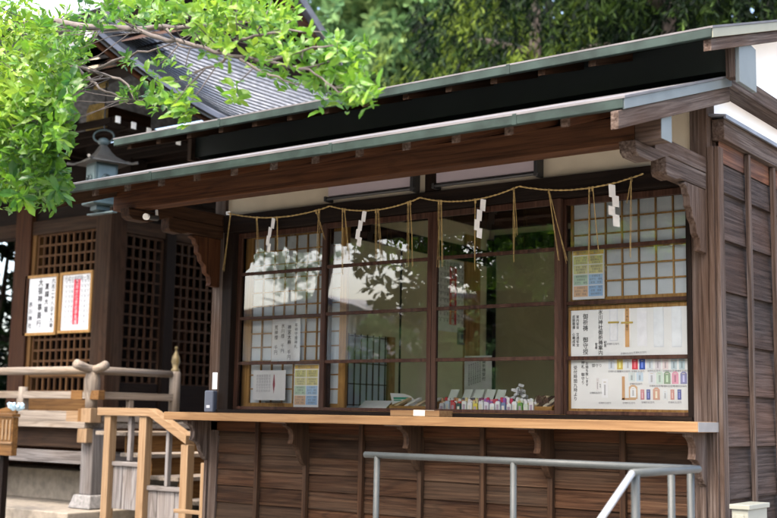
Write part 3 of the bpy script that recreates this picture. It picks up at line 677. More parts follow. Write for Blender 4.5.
for i, (px0, px1) in enumerate(((440, 474), (476, 508), (510, 534))):
    x0, x1 = PY(px0, 405, .2).x, PY(px1, 405, .2).x
    t = empty('charm_tray', ((x0+x1)/2, .23, TZ), ('low tray of mixed red and white charms, left of three behind the packets', 'low tray of pink and violet charms, middle of three behind the packets', 'low tray of white and gold charms, right of three behind the packets')[i], 'tray', 'low charm trays on the inner table')
    MB().box(x0, x1, .185, .285, TZ, TZ+.025).build('tray', W_amber('X'), t, .002)
    pc = (((.62, .05, .06), (.78, .78, .80), (.60, .30, .12), (.70, .62, .30)), ((.66, .20, .34), (.30, .12, .42), (.80, .78, .80), (.55, .04, .10)), ((.80, .80, .82), (.66, .52, .20), (.74, .76, .80), (.60, .66, .52)))[i]
    ms_ = [MB() for _ in pc]
    for row in range(3):
        n_ = int((x1-x0)/.021)
        for k in range(n_):
            x = x0+.004+k*.021+random.uniform(-.002, .002); y = .195+row*.03; hh = .050+.018*row+random.uniform(-.010, .010); w_ = .0195
            lean = random.uniform(-.006, .006)
            random.choice(ms_).prism([(x, TZ+.02), (x+w_, TZ+.02), (x+w_+lean, TZ+hh), (x+w_*.8+lean, TZ+hh+.005), (x+w_*.2+lean, TZ+hh+.005), (x+lean, TZ+hh)], 'Y', y, y+.009)
    for m_, c in zip(ms_, pc):
        if m_.v: m_.build('charms', colmat(c, 'charm_cloth'), t)
# open card boxes behind the row
bn = ['leftmost', 'second', 'third', 'fourth']
cont = [(.50, .22, .10), (.14, .12, .16), (.34, .10, .22), (.50, .06, .18)]
for i in range(5):
    px0 = (438, 452, 463, 474.5, 485)[i]; a = PY(px0, 401, .36); w = .062
    t = empty('charm_box', (a.x+w/2, .36, TZ), 'grey-green open display box of charms, %s of the row behind the packets' % ('leftmost', 'second', 'middle', 'fourth', 'rightmost')[i], 'display box', 'open display boxes indoors')
    m = MB(); m.box(a.x, a.x+w, .30, .44, TZ, TZ+.03)
    m.build('tray', colmat((.60, .55, .42)), t, .002)
    MB().add([(a.x-.002, .44, TZ+.03), (a.x+w+.002, .44, TZ+.03), (a.x+w+.022, .49, TZ+.155), (a.x+.018, .49, TZ+.155), (a.x-.002, .446, TZ+.03), (a.x+w+.002, .446, TZ+.03), (a.x+w+.022, .496, TZ+.155), (a.x+.018, .496, TZ+.155)],
             [(0, 1, 2, 3), (7, 6, 5, 4), (0, 4, 5, 1), (1, 5, 6, 2), (2, 6, 7, 3), (3, 7, 4, 0)]).build('lid', colmat((.62, .68, .62)), t)
    m = MB()
    for k in range(9):
        x = a.x+.004+random.random()*(w-.02); y = .31+.10*random.random(); m.box(x, x+.016, y, y+.012, TZ+.03, TZ+.07+.03*random.random())
    m.build('charms', colmat([(.62, .34, .2), (.5, .22, .10), (.14, .12, .16), (.34, .10, .22), (.50, .06, .18)][i]), t, .002)
# pile of white folded fortune papers
m = MB()
for k in range(95):
    u = random.random(); x = PY(505+u*26, 398, .34).x; zc = TZ+.012+max(0, .18*(1-abs(u-.45)*2.0))*random.random(); y = .30+.12*random.random()
    a = random.uniform(-.6, .6); m.beam((x-.016*math.cos(a), y, zc-.016*math.sin(a)), (x+.016*math.cos(a), y+random.uniform(-.02, .02), zc+.016*math.sin(a)), .016, .018)
tag(m.build('paper_charm_heap', M_paper, None, .002, base=(PY(518, 398, .34).x, .36, TZ)), 'heap of small white wrapped charms right of the display boxes', 'charm heap')
for (px0, c, nm, lb) in ((500, (.55, .02, .22), 'crimson_charm', 'crimson charm bag lying between boxes and white heap'), (504, (.20, .10, .40), 'purple_charm', 'purple charm bag beside the white heap')):
    x = PY(px0, 397, .29).x; o = MB().lathe((x, .28, TZ), [(.014, 0), (.024, .012), (.022, .035), (.010, .05), (.014, .058)], 10).build(nm, colmat(c, 'charm_cloth'), None, smooth=True, base=(x, .28, TZ)); tag(o, lb, 'charm')
# wooden slanted racks
def rack(px0, px1, y0, depth, hgt, label, items):
    a, b = PY(px0, 408, y0).x, PY(px1, 408, y0).x
    t = empty('wooden_rack', ((a+b)/2, y0, TZ), label, 'rack', 'slanted wooden racks on the inner table')
    m = MB(); m.box(a, b, y0, y0+.012, TZ, TZ+hgt*.45)
    m.build('front_board', W_amber('X'), t, .002)
    for x in (a, b-.010): MB().prism([(y0+.012, TZ), (y0+depth, TZ), (y0+depth, TZ+hgt), (y0+.012, TZ+hgt*.5)], 'X', x, x+.010).build('side_board', W_amber('Y'), t, .001)
    for i, c in enumerate(items):
        x = a+.02+(b-a-.06)*i/max(1, len(items)-1)
        MB().prism([(y0+.03, TZ+hgt*.35), (y0+depth*.95, TZ+hgt*.95), (y0+depth*.95, TZ+hgt*1.15), (y0+.03, TZ+hgt*.5)], 'X', x, x+.030).build('stick_packet', colmat(c), t, .001)
    return t
rack(389, 427, .17, .20, .085, 'wooden rack of white slips left of the centre stile indoors', [(.62, .46, .26), (.78, .76, .72), (.56, .42, .26), (.80, .78, .74)])
rack(526, 552, .17, .22, .10, 'wooden rack with dark beaded cords at the right end of the table', [(.60, .50, .30), (.08, .05, .03), (.62, .55, .42), (.10, .06, .04)])
m = MB()
for k in range(16):
    x = PY(538+random.random()*12, 400, .27).x; r = .030+random.random()*.02
    m.tube([(x+.002*k*0+r*math.cos(t)*.35, .24+.01*random.random(), TZ+.065+r*math.sin(t)) for t in [j*math.pi/6 for j in range(13)]], .0028, 5, cap=False)
tag(m.build('beaded_cords', colmat((.09, .05, .03)), None, base=(PY(544, 405, .25).x, .25, TZ)), 'bundle of dark looped cords hanging on the right wooden rack', 'cords')
# leaflet stand
a, b = PY(386, 406, .30), PY(411, 406, .30)
t = empty('leaflet', ((a.x+b.x)/2, .30, TZ), 'white leaflet with a green band leaning behind the left rack', 'leaflet')
m = MB(); pn = Panel((a.x, .345, TZ+.125), (1, 0, 0), (0, -.35, 1)); w = b.x-a.x
prof = [(0, 0), (w*.55, .004), (w*.8, .02), (w, .06), (w, .118), (0, .118)]
m.add([pn.P(x, y, 0) for x, y in prof]+[pn.P(x, y, -.002) for x, y in prof], [(5, 4, 3, 2, 1, 0), (6, 7, 8, 9, 10, 11)]+[(i, (i+1) % 6, (i+1) % 6+6, i+6) for i in range(6)]); m.build('paper', M_paper, t)
m = MB(); pn.slab(m, w*.10, w*.72, .028, .042, .0005, .0015); pn.slab(m, w*.10, w*.40, .046, .054, .0005, .0015); m.build('green_band', colmat((.02, .30, .20)), t)
for k, (p0_, p1_, lb) in enumerate(((345, 357, 'small pale wood block inside the second window, at its left end'), (379, 387, 'small pale wood block just left of the leaflet'))):
    x0, x1 = PY(p0_, 407, .16).x, PY(p1_, 407, .16).x
    tag(MB().box(x0, x1, .15, .19, TZ, TZ+.016).build('wood_block', W_amber('X'), None, .002, base=((x0+x1)/2, .17, TZ)), lb, 'wood block', 'small wood blocks indoors')
x0, x1 = PY(350, 400, .25).x, PY(378, 400, .25).x
tag(MB().add([(x0, .30, TZ), (x1, .30, TZ), (x1, .42, TZ+.075), (x0, .42, TZ+.075), (x0, .304, TZ), (x1, .304, TZ), (x1, .424, TZ+.075), (x0, .424, TZ+.075)], [(0, 1, 2, 3), (7, 6, 5, 4), (0, 4, 5, 1), (1, 5, 6, 2), (2, 6, 7, 3), (3, 7, 4, 0)]).build('blank_sheet', M_paper, None, base=(x0, .3, TZ)),
    'plain white-blue sheet leaning inside the second window', 'sheet')

# ================================================================== things on the left post
a, b = PY(211.5, 391, -.05), PY(223, 411, -.05)
t = empty('intercom', (a.x, -.05, b.z), 'dark blue-grey intercom box standing on the counter end against the left post', 'intercom')
MB().box(-.15, -.062, -.075, -.0305, .0, .155).build('case', M_device, t, .008)
MB().box(-.125, -.09, -.078, -.0755, .03, .05).build('button', colmat((.4, .42, .45)), t, .001)
tag(MB().box(-.115, -.068, -.034, -.0305, .165, .285).build('post_label', M_paper, None, .001, base=(-.09, -.03, .17)), 'blank white paper strip stuck on the left post above the intercom', 'paper strip')

# CCTV
q = PX(150, 219, -.10)
t = empty('security_camera', (-.05, q.y, q.z+.06), 'black bullet security camera with white ring under the left eave arm', 'security camera')
c = Vector((-.03, q.y, q.z+.0))
MB().tube([c, c+Vector((.03, -.12, -.01))], .020, 14).build('body', M_black, t)
MB().tube([c+Vector((.03, -.115, -.01)), c+Vector((.034, -.135, -.011))], [.022, .022], 14).build('lens_ring', M_capw, t)
MB().tube([c+Vector((.0, .0, .0)), c+Vector((-.03, .02, .06))], .010, 8).build('mount', M_capw, t)

# ================================================================== ivory electric box and pipe rail
f0 = PX(748, 505, 3.98)
bxx = empty('electric_box', (3.9, .1, GZ), 'ivory metal service box with a lid, beside the weathered side wall', 'service box')
P1, P2 = PX(748, 506, 3.90), PX(767, 506, 3.90); P0 = PY(731.5, 506, P1.y)
zt = P1.z
MB().box(P0.x, 3.90, P1.y, P2.y, GZ, zt-.02).build('case', M_ebox, bxx, .004)
MB().box(P0.x-.008, 3.912, P1.y-.012, P2.y+.01, zt-.02, zt+.004).build('lid', M_ebox, bxx, .003)
MB().box(P0.x+.02, 3.88, P1.y-.005, P1.y-.001, GZ+.1, zt-.045).build('door', M_ebox, bxx, .002)
H = empty('handrail', (3, -1.2, GZ), 'galvanised pipe handrail with a turned corner in front of the plank wall', 'handrail')
yr = -1.15; e0, e1 = PY(365, 456.5, yr), PY(697, 467, yr); hz = (e0.z+e1.z)/2; e0.z = e1.z = hz
k0 = PX(632, 471, e1.x); k1 = Vector((e1.x, k0.y, hz)); k2 = PX(601, 519, e1.x); dd = (k2-k1); k3 = k1+dd*1.9
# keep the sloping rail above the ground
k3 = Vector((k1.x, k1.y+dd.y*1.9, k1.z+dd.z*1.9)); k3.z = max(k3.z, GZ+.12)
MB().tube([e0, e1], .0165, 14).build('top_rail', M_galv, H, smooth=True)
MB().tube([e1+Vector((0, .014, 0)), k1], .0165, 14).build('return_rail', M_galv, H, smooth=True)
MB().tube([k1, k3], .0135, 14).build('sloping_rail', plain('pale_galvanised', (.20, .205, .21), .5, metal=0), H, smooth=True)
for px in (377, 513.5, 671):
    q = PY(px, 463, yr); MB().tube([(q.x, yr, GZ), (q.x, yr, hz-.006)], .016, 14).build('post', M_galv, H, smooth=True)
MB().tube([(e1.x-.03, yr+.0, GZ), (e1.x-.03, yr, hz-.006)], .016, 14).build('post', M_galv, H, smooth=True)
MB().tube([(k1.x, k1.y+.03, GZ), (k1.x, k1.y+.03, hz-.006)], .017, 14).build('post', M_galv, H, smooth=True)

# ================================================================== SHRINE HALL (left)
HX, HY = -4.0, 2.2            # corner of the hall walls
VX, VY = -3.05, 1.27          # corner of the veranda
DZ = -.10
HL = empty('shrine_hall', (-5, 3, GZ), 'old shrine hall with lattice doors, raised veranda and curved copper roof', 'building')
def hb(name, mat, *b, bevel=.004): return bx(name, mat, HL, *b, bevel=bevel)
# stone platform
hb('stone_platform', M_stone, -11, -2.75, .82, 9, GZ-.02, -.93, bevel=.01)
hb('stone_platform', M_stone, -11, -3.4, 1.75, 9, -.93, -.62, bevel=.01)
# veranda
hb('veranda_floor', W_deck('X'), -11, VX+.04, VY-.10, HY, DZ-.075, DZ-.015)
hb('veranda_floor', W_deck('Y'), HX, VX+.10, HY+.001, 8, DZ-.075, DZ-.015)
hb('base_rail', W_deck('X'), -11, VX-.10, VY-.05, VY+.05, DZ-.014, DZ+.085)
hb('base_rail', W_deck('Y'), VX-.05, VX+.05, VY+.10, 2.30, DZ-.014, DZ+.085)
hb('rail_end', W_new('X'), VX-.30, VX-.101, VY-.055, VY+.052, DZ-.016, DZ+.088)
hb('corner_block', W_oran('Z'), VX-.10, VX-.035, VY-.075, VY-.04, DZ-.02, DZ+.11)
hb('corner_block', W_new('Z'), VX-.02, VX+.12, VY-.10, VY+.03, DZ-.02, DZ+.115)
hb('beam', W_brown('X'), -11, VX-.05, VY+.02, VY+.12, DZ-.27, DZ-.078)
hb('beam', W_brown('Y'), VX-.04, VX+.06, VY+.12, 6, DZ-.27, DZ-.078)
hb('tie_beam', W_silver('X'), -11, VX-.09, VY+.0, VY+.07, -.52, -.40)
hb('tie_beam', W_silver('Y'), VX-.03, VX+.03, VY+.10, 6, -.52, -.40)
hb('beam_end', W_new('Z'), VX-.06, VX+.075, VY-.10, VY-.01, DZ-.21, DZ-.077)
for x, y in ((VX, VY+.06), (-5.3, VY+.06), (-7.3, VY+.06), (VX, 3.6)):
    MB().prism([(x-.085, y-.085), (x+.085, y-.085), (x+.085, y+.085), (x-.085, y+.085)], 'Z', -.80, DZ-.08).build('veranda_post', W_silver('Z'), HL, .008)
    MB().add([(x-.12, y-.12, -.80), (x+.12, y-.12, -.80), (x+.12, y+.12, -.80), (x-.12, y+.12, -.80), (x-.155, y-.155, -.925), (x+.155, y-.155, -.925), (x+.155, y+.155, -.925), (x-.155, y+.155, -.925)],
             [(0, 1, 2, 3), (7, 6, 5, 4), (0, 4, 5, 1), (1, 5, 6, 2), (2, 6, 7, 3), (3, 7, 4, 0)]).build('post_base', M_dstone, HL, .01)
hb('skirt_board', W_red('Z'), -11, HX+.6, HY-.05, HY-.02, -.62, DZ-.08)
hb('skirt_board', W_red('Y'), HX+.60, HX+.63, HY-.05, 8, -.62, DZ-.08)
# balustrade
for x in (-4.88, -4.12, -5.65, -6.4):
    MB().lathe((x, VY, DZ+.085), [(.04, 0), (.045, .10), (.045, .235)], 16).build('baluster', W_deck('Z'), HL, smooth=True)
    hb('baluster_foot', W_deck('Z'), x-.055, x+.045, VY-.035, VY+.045, DZ+.085, DZ+.20)
for x in (-4.50,): pass
hb('middle_rail', W_deck('X'), -11, VX-.05, VY-.03, VY+.03, DZ+.205, DZ+.275)
hb('middle_rail', W_deck('Y'), VX-.03, VX+.03, VY+.05, 2.30, DZ+.205, DZ+.275)
for x, ax in (((VX-.27, VX-.10), 'X'),): hb('rail_nose', W_oran('X'), x[0], x[1], VY-.036, VY+.034, DZ+.198, DZ+.285)
hb('rail_nose', W_oran('Y'), VX+.035, VX+.16, VY-.05, VY+.03, DZ+.198, DZ+.285)
MB().lathe((VX, VY, DZ+.085), [(.055, 0), (.058, .12), (.075, .20), (.078, .30), (.055, .38), (.03, .40)], 16).build('corner_post', W_deck('Z'), HL, smooth=True)
tz = DZ+.48
MB().tube([(-11, VY, tz), (VX-.1, VY, tz), (VX+.06, VY, tz+.008), (VX+.15, VY-.0, tz+.035), (VX+.19, VY, tz+.05)], [.04, .04, .042, .043, .043], 14).build('top_rail', W_deck('X'), HL, smooth=True)
MB().tube([(VX, VY-.21, tz+.055), (VX, VY-.16, tz+.038), (VX, VY-.06, tz+.010), (VX, VY+.1, tz), (VX, 2.28, tz)], [.045, .045, .042, .04, .036], 14).build('top_rail', W_deck('Y'), HL, smooth=True)
MB().lathe((VX, 2.34, DZ-.01), [(.055, 0), (.055, .50), (.048, .52)], 16).build('newel_post', W_deck('Z'), HL, smooth=True)
_fm = plain('dull_bronze', (.11, .08, .03), .5, metal=.3, noise=.3, nscale=20)
MB().lathe((VX, 2.34, DZ+.50), [(.045, 0), (.045, .03), (.028, .05), (.045, .11), (.038, .16), (.015, .21), (.008, .24), (.02, .25), (.010, .27)], 14).build('finial', _fm, HL, smooth=True)
hb('rail_strut', W_deck('Z'), VX-.025, VX+.025, 1.72, 1.78, DZ+.085, DZ+.21)
# walls: pillars, lattices
hb('pillar', W_brown('Z'), HX-.26, HX, HY, HY+.22, DZ-.02, 2.42)
hb('pillar', W_red('Z'), -5.71, -5.42, HY, HY+.22, DZ-.02, 2.42)
hb('pillar', W_red('Z'), -5.71, -5.50, 4.6, 4.82, DZ-.02, 2.42)
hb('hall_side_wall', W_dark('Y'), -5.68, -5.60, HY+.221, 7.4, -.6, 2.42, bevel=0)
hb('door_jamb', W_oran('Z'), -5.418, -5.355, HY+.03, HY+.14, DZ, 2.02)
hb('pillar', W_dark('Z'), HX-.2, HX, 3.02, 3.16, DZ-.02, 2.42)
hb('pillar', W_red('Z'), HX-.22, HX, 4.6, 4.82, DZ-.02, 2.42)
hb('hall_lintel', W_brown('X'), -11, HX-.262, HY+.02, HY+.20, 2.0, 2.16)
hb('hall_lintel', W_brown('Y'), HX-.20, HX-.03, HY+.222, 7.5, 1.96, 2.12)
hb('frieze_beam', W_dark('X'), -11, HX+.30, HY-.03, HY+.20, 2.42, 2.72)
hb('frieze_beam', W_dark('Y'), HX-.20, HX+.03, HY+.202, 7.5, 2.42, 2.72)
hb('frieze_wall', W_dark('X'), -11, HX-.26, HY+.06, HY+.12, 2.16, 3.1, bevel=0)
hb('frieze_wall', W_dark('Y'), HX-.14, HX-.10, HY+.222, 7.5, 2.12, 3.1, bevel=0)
def lattice(axis, a0, a1, z0, z1, pos, sa, sz, mv, mat):
    m = MB(); n = max(1, round((a1-a0)/sa)); k = max(1, round((z1-z0)/sz)); w = .011
    for i in range(n+1):
        a = a0+(a1-a0)*i/n
        (m.box(a-w, a+w, pos, pos+.022, z0, z1) if axis == 'X' else m.box(pos-.022, pos, a-w, a+w, z0, z1))
    for i in range(k+1):
        z = z0+(z1-z0)*i/k
        (m.box(a0, a1, pos+.003, pos+.019, z-w, z+w) if axis == 'X' else m.box(pos-.019, pos-.003, a0, a1, z-w, z+w))
    return m.build('lattice', mat, HL)
lattice('X', -5.33, -4.28, .42, 1.99, HY+.05, .106, .118, 0, W_latt('Z'))
hb('lattice_rail', W_oran('X'), -5.35, -4.262, HY+.04, HY+.085, .36, .42)
lattice('X', -5.33, -4.28, .20, .36, HY+.05, .106, .16, 0, W_latt('Z'))
hb('lattice_rail', W_oran('X'), -5.35, -4.262, HY+.04, HY+.085, DZ, .20)
for (ya, yb_) in ((2.25, 3.00), (3.20, 4.58)):  # side lattices and rails in darker wood: the eave's shade put into their colour
    lattice('Y', ya, yb_, .30, 1.94, HX-.05, .105, .13, 0, W_brown('Z'))
    hb('lattice_rail', W_dark('Y'), HX-.085, HX-.04, ya, yb_, DZ, .30)
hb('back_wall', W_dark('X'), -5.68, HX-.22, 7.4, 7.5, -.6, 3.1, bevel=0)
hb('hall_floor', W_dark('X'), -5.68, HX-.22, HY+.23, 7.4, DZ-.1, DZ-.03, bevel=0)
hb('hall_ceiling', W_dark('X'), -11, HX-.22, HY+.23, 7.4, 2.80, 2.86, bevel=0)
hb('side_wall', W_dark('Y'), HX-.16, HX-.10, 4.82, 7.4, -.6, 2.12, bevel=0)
# projecting beam end with gilt cap, plus bracket
hb('beam_nose', W_brown('Y'), -3.70, -3.44, 1.60, 2.2, 2.88, 3.14)
gc = MB().prism([(-3.72, 2.86), (-3.42, 2.86), (-3.42, 3.10), (-3.46, 3.16), (-3.68, 3.16), (-3.72, 3.10)], 'Y', 1.56, 1.60).build('gilt_cap', M_gold, HL, .006)
gm = MB()
for k in range(3): gm.tube([(-3.57+r_*math.cos(t), 1.557, 3.0+k*.0+r_*.8*math.sin(t)) for r_ in (.035+.03*k,) for t in [j*math.pi/8 for j in range(17)]], .005, 5, cap=False)
gm.build('gilt_relief', colmat((.40, .27, .07)), gc)
hb('gilt_plate', M_gold, -3.92, -3.72, 1.8, 1.83, 3.42, 3.6); hb('gilt_plate', colmat((.62, .55, .42)), -4.1, -3.9, 1.82, 1.85, 3.62, 3.78)
# roof
EX = -2.2
def flare(y): return 2.93+.50*max(0, (2.6-y)/2.2)**1.8+.30*max(0, (y-4.6)/2.2)**2
def flx(y): return 0
def skirt(t, y):     # t 0 at the eave .. 1 at gable base
    x = EX-1.45*t; z = flare(y)+(4.2-2.93)*t*(.8+.2*t)-(flare(y)-2.93)*t*.9
    ye = .40+1.25*t; yb2 = 6.8-1.25*t
    return Vector((x, ye+(yb2-ye)*((y-.40)/6.4), z))
m = MB(); EDG = []; NT, NY = 18, 40
for i in range(NT):
    for j in range(NY):
        ya, yc = .40+6.4*j/NY, .40+6.4*(j+1)/NY
        a, b_, c, d = skirt(i/NT, ya), skirt(i/NT, yc), skirt((i+1)/NT, yc), skirt((i+1)/NT, ya)
        h1 = Vector((0, 0, .018)); h0 = Vector((0, 0, .0)); m.add([a+h1, b_+h1, c+h0, d+h0, a-Vector((0, 0, .012)), b_-Vector((0, 0, .012))], [(0, 1, 2, 3)])
        EDG.append(len(m.f)); m.add([a+h1, b_+h1, b_-Vector((.0, 0, .02)), a-Vector((.0, 0, .02))], [(3, 2, 1, 0)])
_cr = m.build('copper_roof', M_shingle, HL, fix=False); _cr.data.materials.append(plain('dark_shingle_edge', (.010, .012, .014), .8))
for i in EDG: _cr.data.polygons[i].material_index = 1
def rim(t0, t1, dz0, dz1, mat, name, dx=0):
    m = MB(); 
    for j in range(NY):
        ya, yc = .40+6.4*j/NY, .40+6.4*(j+1)/NY
        P_ = [skirt(t0, ya), skirt(t0, yc), skirt(t1, yc), skirt(t1, ya)]
        lo_ = [p+Vector((dx, 0, dz0)) for p in P_]; hi_ = [p+Vector((dx, 0, dz1)) for p in P_]
        m.add(lo_+hi_, [(3, 2, 1, 0), (4, 5, 6, 7), (0, 1, 5, 4), (2, 3, 7, 6)])
    return m.build(name, mat, HL)
rim(-.02, .05, -.07, -.015, M_tile, 'eave_edge'); rim(.0, .06, -.12, -.072, M_lrf, 'eave_edge'); rim(.03, .12, -.19, -.122, W_red('Y'), 'eave_board')
rim(.04, .95, -.20, -.16, W_brown('Y'), 'roof_soffit')
# front slope
def fslope(t, x):
    z = 2.93+.50*max(0, (x-(EX-2.2))/2.2)**1.8*(1-t*.9)+.95*t*(.72+.28*t)
    return Vector((x-1.45*t if x > -4.4 else x-1.45*t*max(0, (x+6.6)/2.2) if x > -6.6 else x, .40+1.25*t, z))
m = MB(); sf_ = MB()
for i in range(14):
    for j in range(36):
        xa, xb = EX-9*j/36, EX-9*(j+1)/36
        a, b_, c, d = fslope(i/14, xa), fslope(i/14, xb), fslope((i+1)/14, xb), fslope((i+1)/14, xa)
        m.add([a+Vector((0, 0, .022)), d+Vector((0, 0, .002)), c+Vector((0, 0, .002)), b_+Vector((0, 0, .022)), a-Vector((0, 0, .1)), b_-Vector((0, 0, .1))], [(0, 1, 2, 3), (0, 3, 5, 4)])
        if i == 0:
            sf_.add([a-Vector((0, 0, .1)), b_-Vector((0, 0, .1)), b_+Vector((0, 1.7, .62)), a+Vector((-1.2*(j < 4), 1.7, .62))], [(0, 1, 2, 3)])
m.build('front_roof', M_shingle, HL, fix=False); sf_.build('front_soffit', W_brown('X'), HL, fix=False)
# white capped rafter ends, two rows
for j in range(22):
    y = 1.21+j*.2; z = 2.70+ (flare(y)-2.93)*.35
    ra = bx('roof_rafter', W_dark('X'), HL, HX+.03, -2.80, y-.026, y+.026, z, z+.062, bevel=0)
    bx('white_cap', M_capw, ra, -2.799, -2.790, y-.028, y+.028, z-.002, z+.064, bevel=0)
hb('rafter_plate', W_dark('Y'), -3.0, -2.86, 1.17, 5.4, 2.775, 2.83)
for j in range(14):
    x = -4.3-j*.22; ra = bx('roof_rafter', W_dark('Y'), HL, x-.026, x+.026, 1.0, HY-.03, 2.74, 2.80, bevel=0)
    bx('white_cap', M_capw, ra, x-.028, x+.028, .99, .999, 2.738, 2.802, bevel=0)
# upper gable: wall, bargeboards, tile verge, upper roof
gx = EX-1.45
PK = (3.75, 5.70)
MB().prism([(1.8, 4.12), (5.75, 4.12), PK], 'X', gx-.12, gx-.06).build('gable_wall', W_dark('Z'), HL)
for sgn, ye in ((-1, 1.7), (1, 5.8)):
    pts_ = [Vector((gx+.15, PK[0]+(ye-PK[0])*s, PK[1]+(4.2-PK[1])*(s**.95))) for s in [k/12 for k in range(13)]]
    for a_, (w_, h_, dz, mt, nm) in enumerate(((.08, .22, -.14, W_brown('Y'), 'gable_bargeboard'), (.30, .10, .03, M_tile, 'verge_tile'), (.16, .06, .11, M_copperl, 'verge_edge'))):
        m = MB()
        for k in range(12): m.beam(pts_[k]+Vector((-.02*a_, 0, dz)), pts_[k+1]+Vector((-.02*a_, 0, dz)), w_, h_)
        m.build(nm, mt, HL)
    m = MB()
    for k in range(12):
        a, b_ = pts_[k]+Vector((.1, 0, .08)), pts_[k+1]+Vector((.1, 0, .08)); m.add([a, b_, b_+Vector((-8, 0, 0)), a+Vector((-8, 0, 0))], [(0, 1, 2, 3)])
    m.build('main_roof', M_shingle, HL)

# notices hung on the lattice
def framed(name, px0, py0, px1, py1, label, cat):
    y = HY+.02; a, c = PY(px0, py0, y), PY(px1, py1, y); w, h = c.x-a.x, a.z-c.z
    pn = Panel((a.x, y, a.z), (1, 0, 0), (0, 0, 1)); s = empty(name, (a.x+w/2, y, c.z), label, cat)
    pn.slab(MB(), 0, w, 0, h, -.012, 0).build('paper', M_paper, s)
    pn.frame(MB(), 0, w, 0, h, .032, -.015, .02).build('frame', W_amber('Z'), s, .003); return s, pn, w, h
s, pn, w, h = framed('framed_notice', 28.3, 279, 54.5, 332, 'amber-framed sheet of black brush writing on the hall lattice', 'notice')
m = MB()
vtext(m, pn, '六月二十八日十九時', w*.87, .02, .072, .86, bold=.005); vtext(m, pn, '夏越大祓', w*.67, .07, .090, .95, bold=.006)
vtext(m, pn, '大祓神事斎行', w*.45, .015, .105, .88, bold=.0055); vtext(m, pn, '氷川神社', w*.15, .27, .080, 1.0, bold=.005)
m.build('writing', M_ink, s, fix=False)
s, pn, w, h = framed('framed_year_chart', 63.5, 275.5, 89, 329.5, 'amber-framed chart with a red centre band on the hall lattice', 'notice')
year_table(pn, s, w, h, colmat((.62, .02, .05)))

# ================================================================== hanging copper lantern
LC = Vector((-2.98, 1.2, 0)); LT = empty('hanging_lantern', (LC.x, LC.y, 1.9), 'verdigris copper lantern with curved cap hanging under the hall eave', 'lantern')
R4 = math.radians(45); TC = math.atan2(CAM.y-LC.y, CAM.x-LC.x)+math.radians(24); RT = TC+R4
q2_ = 1.414
m = MB(); m.lathe((LC.x, LC.y, 0), [(.21*q2_, 2.375), (.20*q2_, 2.392), (.15*q2_, 2.42), (.10*q2_, 2.455), (.065*q2_, 2.50), (.04*q2_, 2.55), (.025*q2_, 2.575)], 4, rot=RT); m.build('cap', M_lrf, LT, .006)
for k in range(4):
    m = MB(); t = RT+k*math.pi/2; d = Vector((math.cos(t), math.sin(t), 0)); m.tube([LC+d*.25+Vector((0, 0, 2.398)), LC+d*.30+Vector((0, 0, 2.382)), LC+d*.36+Vector((0, 0, 2.392))], [.012, .012, .016], 6); m.build('cap_rib', M_lrf, LT)
MB().lathe((LC.x, LC.y, 0), [(.02, 2.565), (.05, 2.585), (.058, 2.61), (.04, 2.635), (.015, 2.645)], 16).build('knob', M_copperl, LT, smooth=True)
MB().tube([LC+Vector((.10*math.cos(t)*.8, .10*math.cos(t)*.6, 2.66+.065*math.sin(t))) for t in [j*math.pi/12 for j in range(25)]], .011, 6, cap=False).build('ring', M_copper, LT, smooth=True)
MB().tube([LC+Vector((0, 0, 2.74)), LC+Vector((0, 0, 3.2))], .008, 6).build('hanger', M_black, LT)
b1 = MB().lathe((LC.x, LC.y, 0), [(.108*q2_, 2.0), (.110*q2_, 2.03), (.115*q2_, 2.385)], 4, rot=RT).build('body', M_copper, LT, .006)
for kk in range(4):
    t = TC-kk*math.pi/2; n = Vector((math.cos(t), math.sin(t), 0)); u = Vector((-math.sin(t), math.cos(t), 0)); ap = .112
    pn = Panel(LC+n*(ap+.003)+Vector((0, 0, 2.35))-u*.105, u, (0, 0, 1))
    pp = pn.slab(MB(), .015, .195, 0, .30, -.01, .006).build('side_panel', M_copperl, b1, .004)
    m = MB(); c0 = pn.P(.105, .14, .012)
    for q_ in range(3):
        th = q_*2*math.pi/3; P3 = []
        for s_ in range(9):
            r_ = .036+.016*(s_/8)*1.4; an = th+s_/8*2.1; P3.append(c0+u*(r_*math.cos(an))+Vector((0, 0, 1))*(r_*math.sin(an)))
        m.tube(P3, [.018*(1-s_/8.5)+.003 for s_ in range(9)], 8)
    m.build('crest', M_copper, pp, smooth=True)
MB().lathe((LC.x, LC.y, 0), [(.11*q2_, 1.965), (.135*q2_, 1.975), (.135*q2_, 2.0)], 4, rot=RT).build('tray', M_copper, LT, .004)
MB().lathe((LC.x, LC.y, 0), [(.02, 1.90), (.07*q2_, 1.92), (.07*q2_, 1.965)], 4, rot=RT).build('foot', M_copper, LT)
# light plate and bracket seen under the roof end
bx('lantern_bracket', M_copperl, LT, LC.x-.16, LC.x+.22, LC.y-.03, LC.y+.03, 1.885, 1.899)

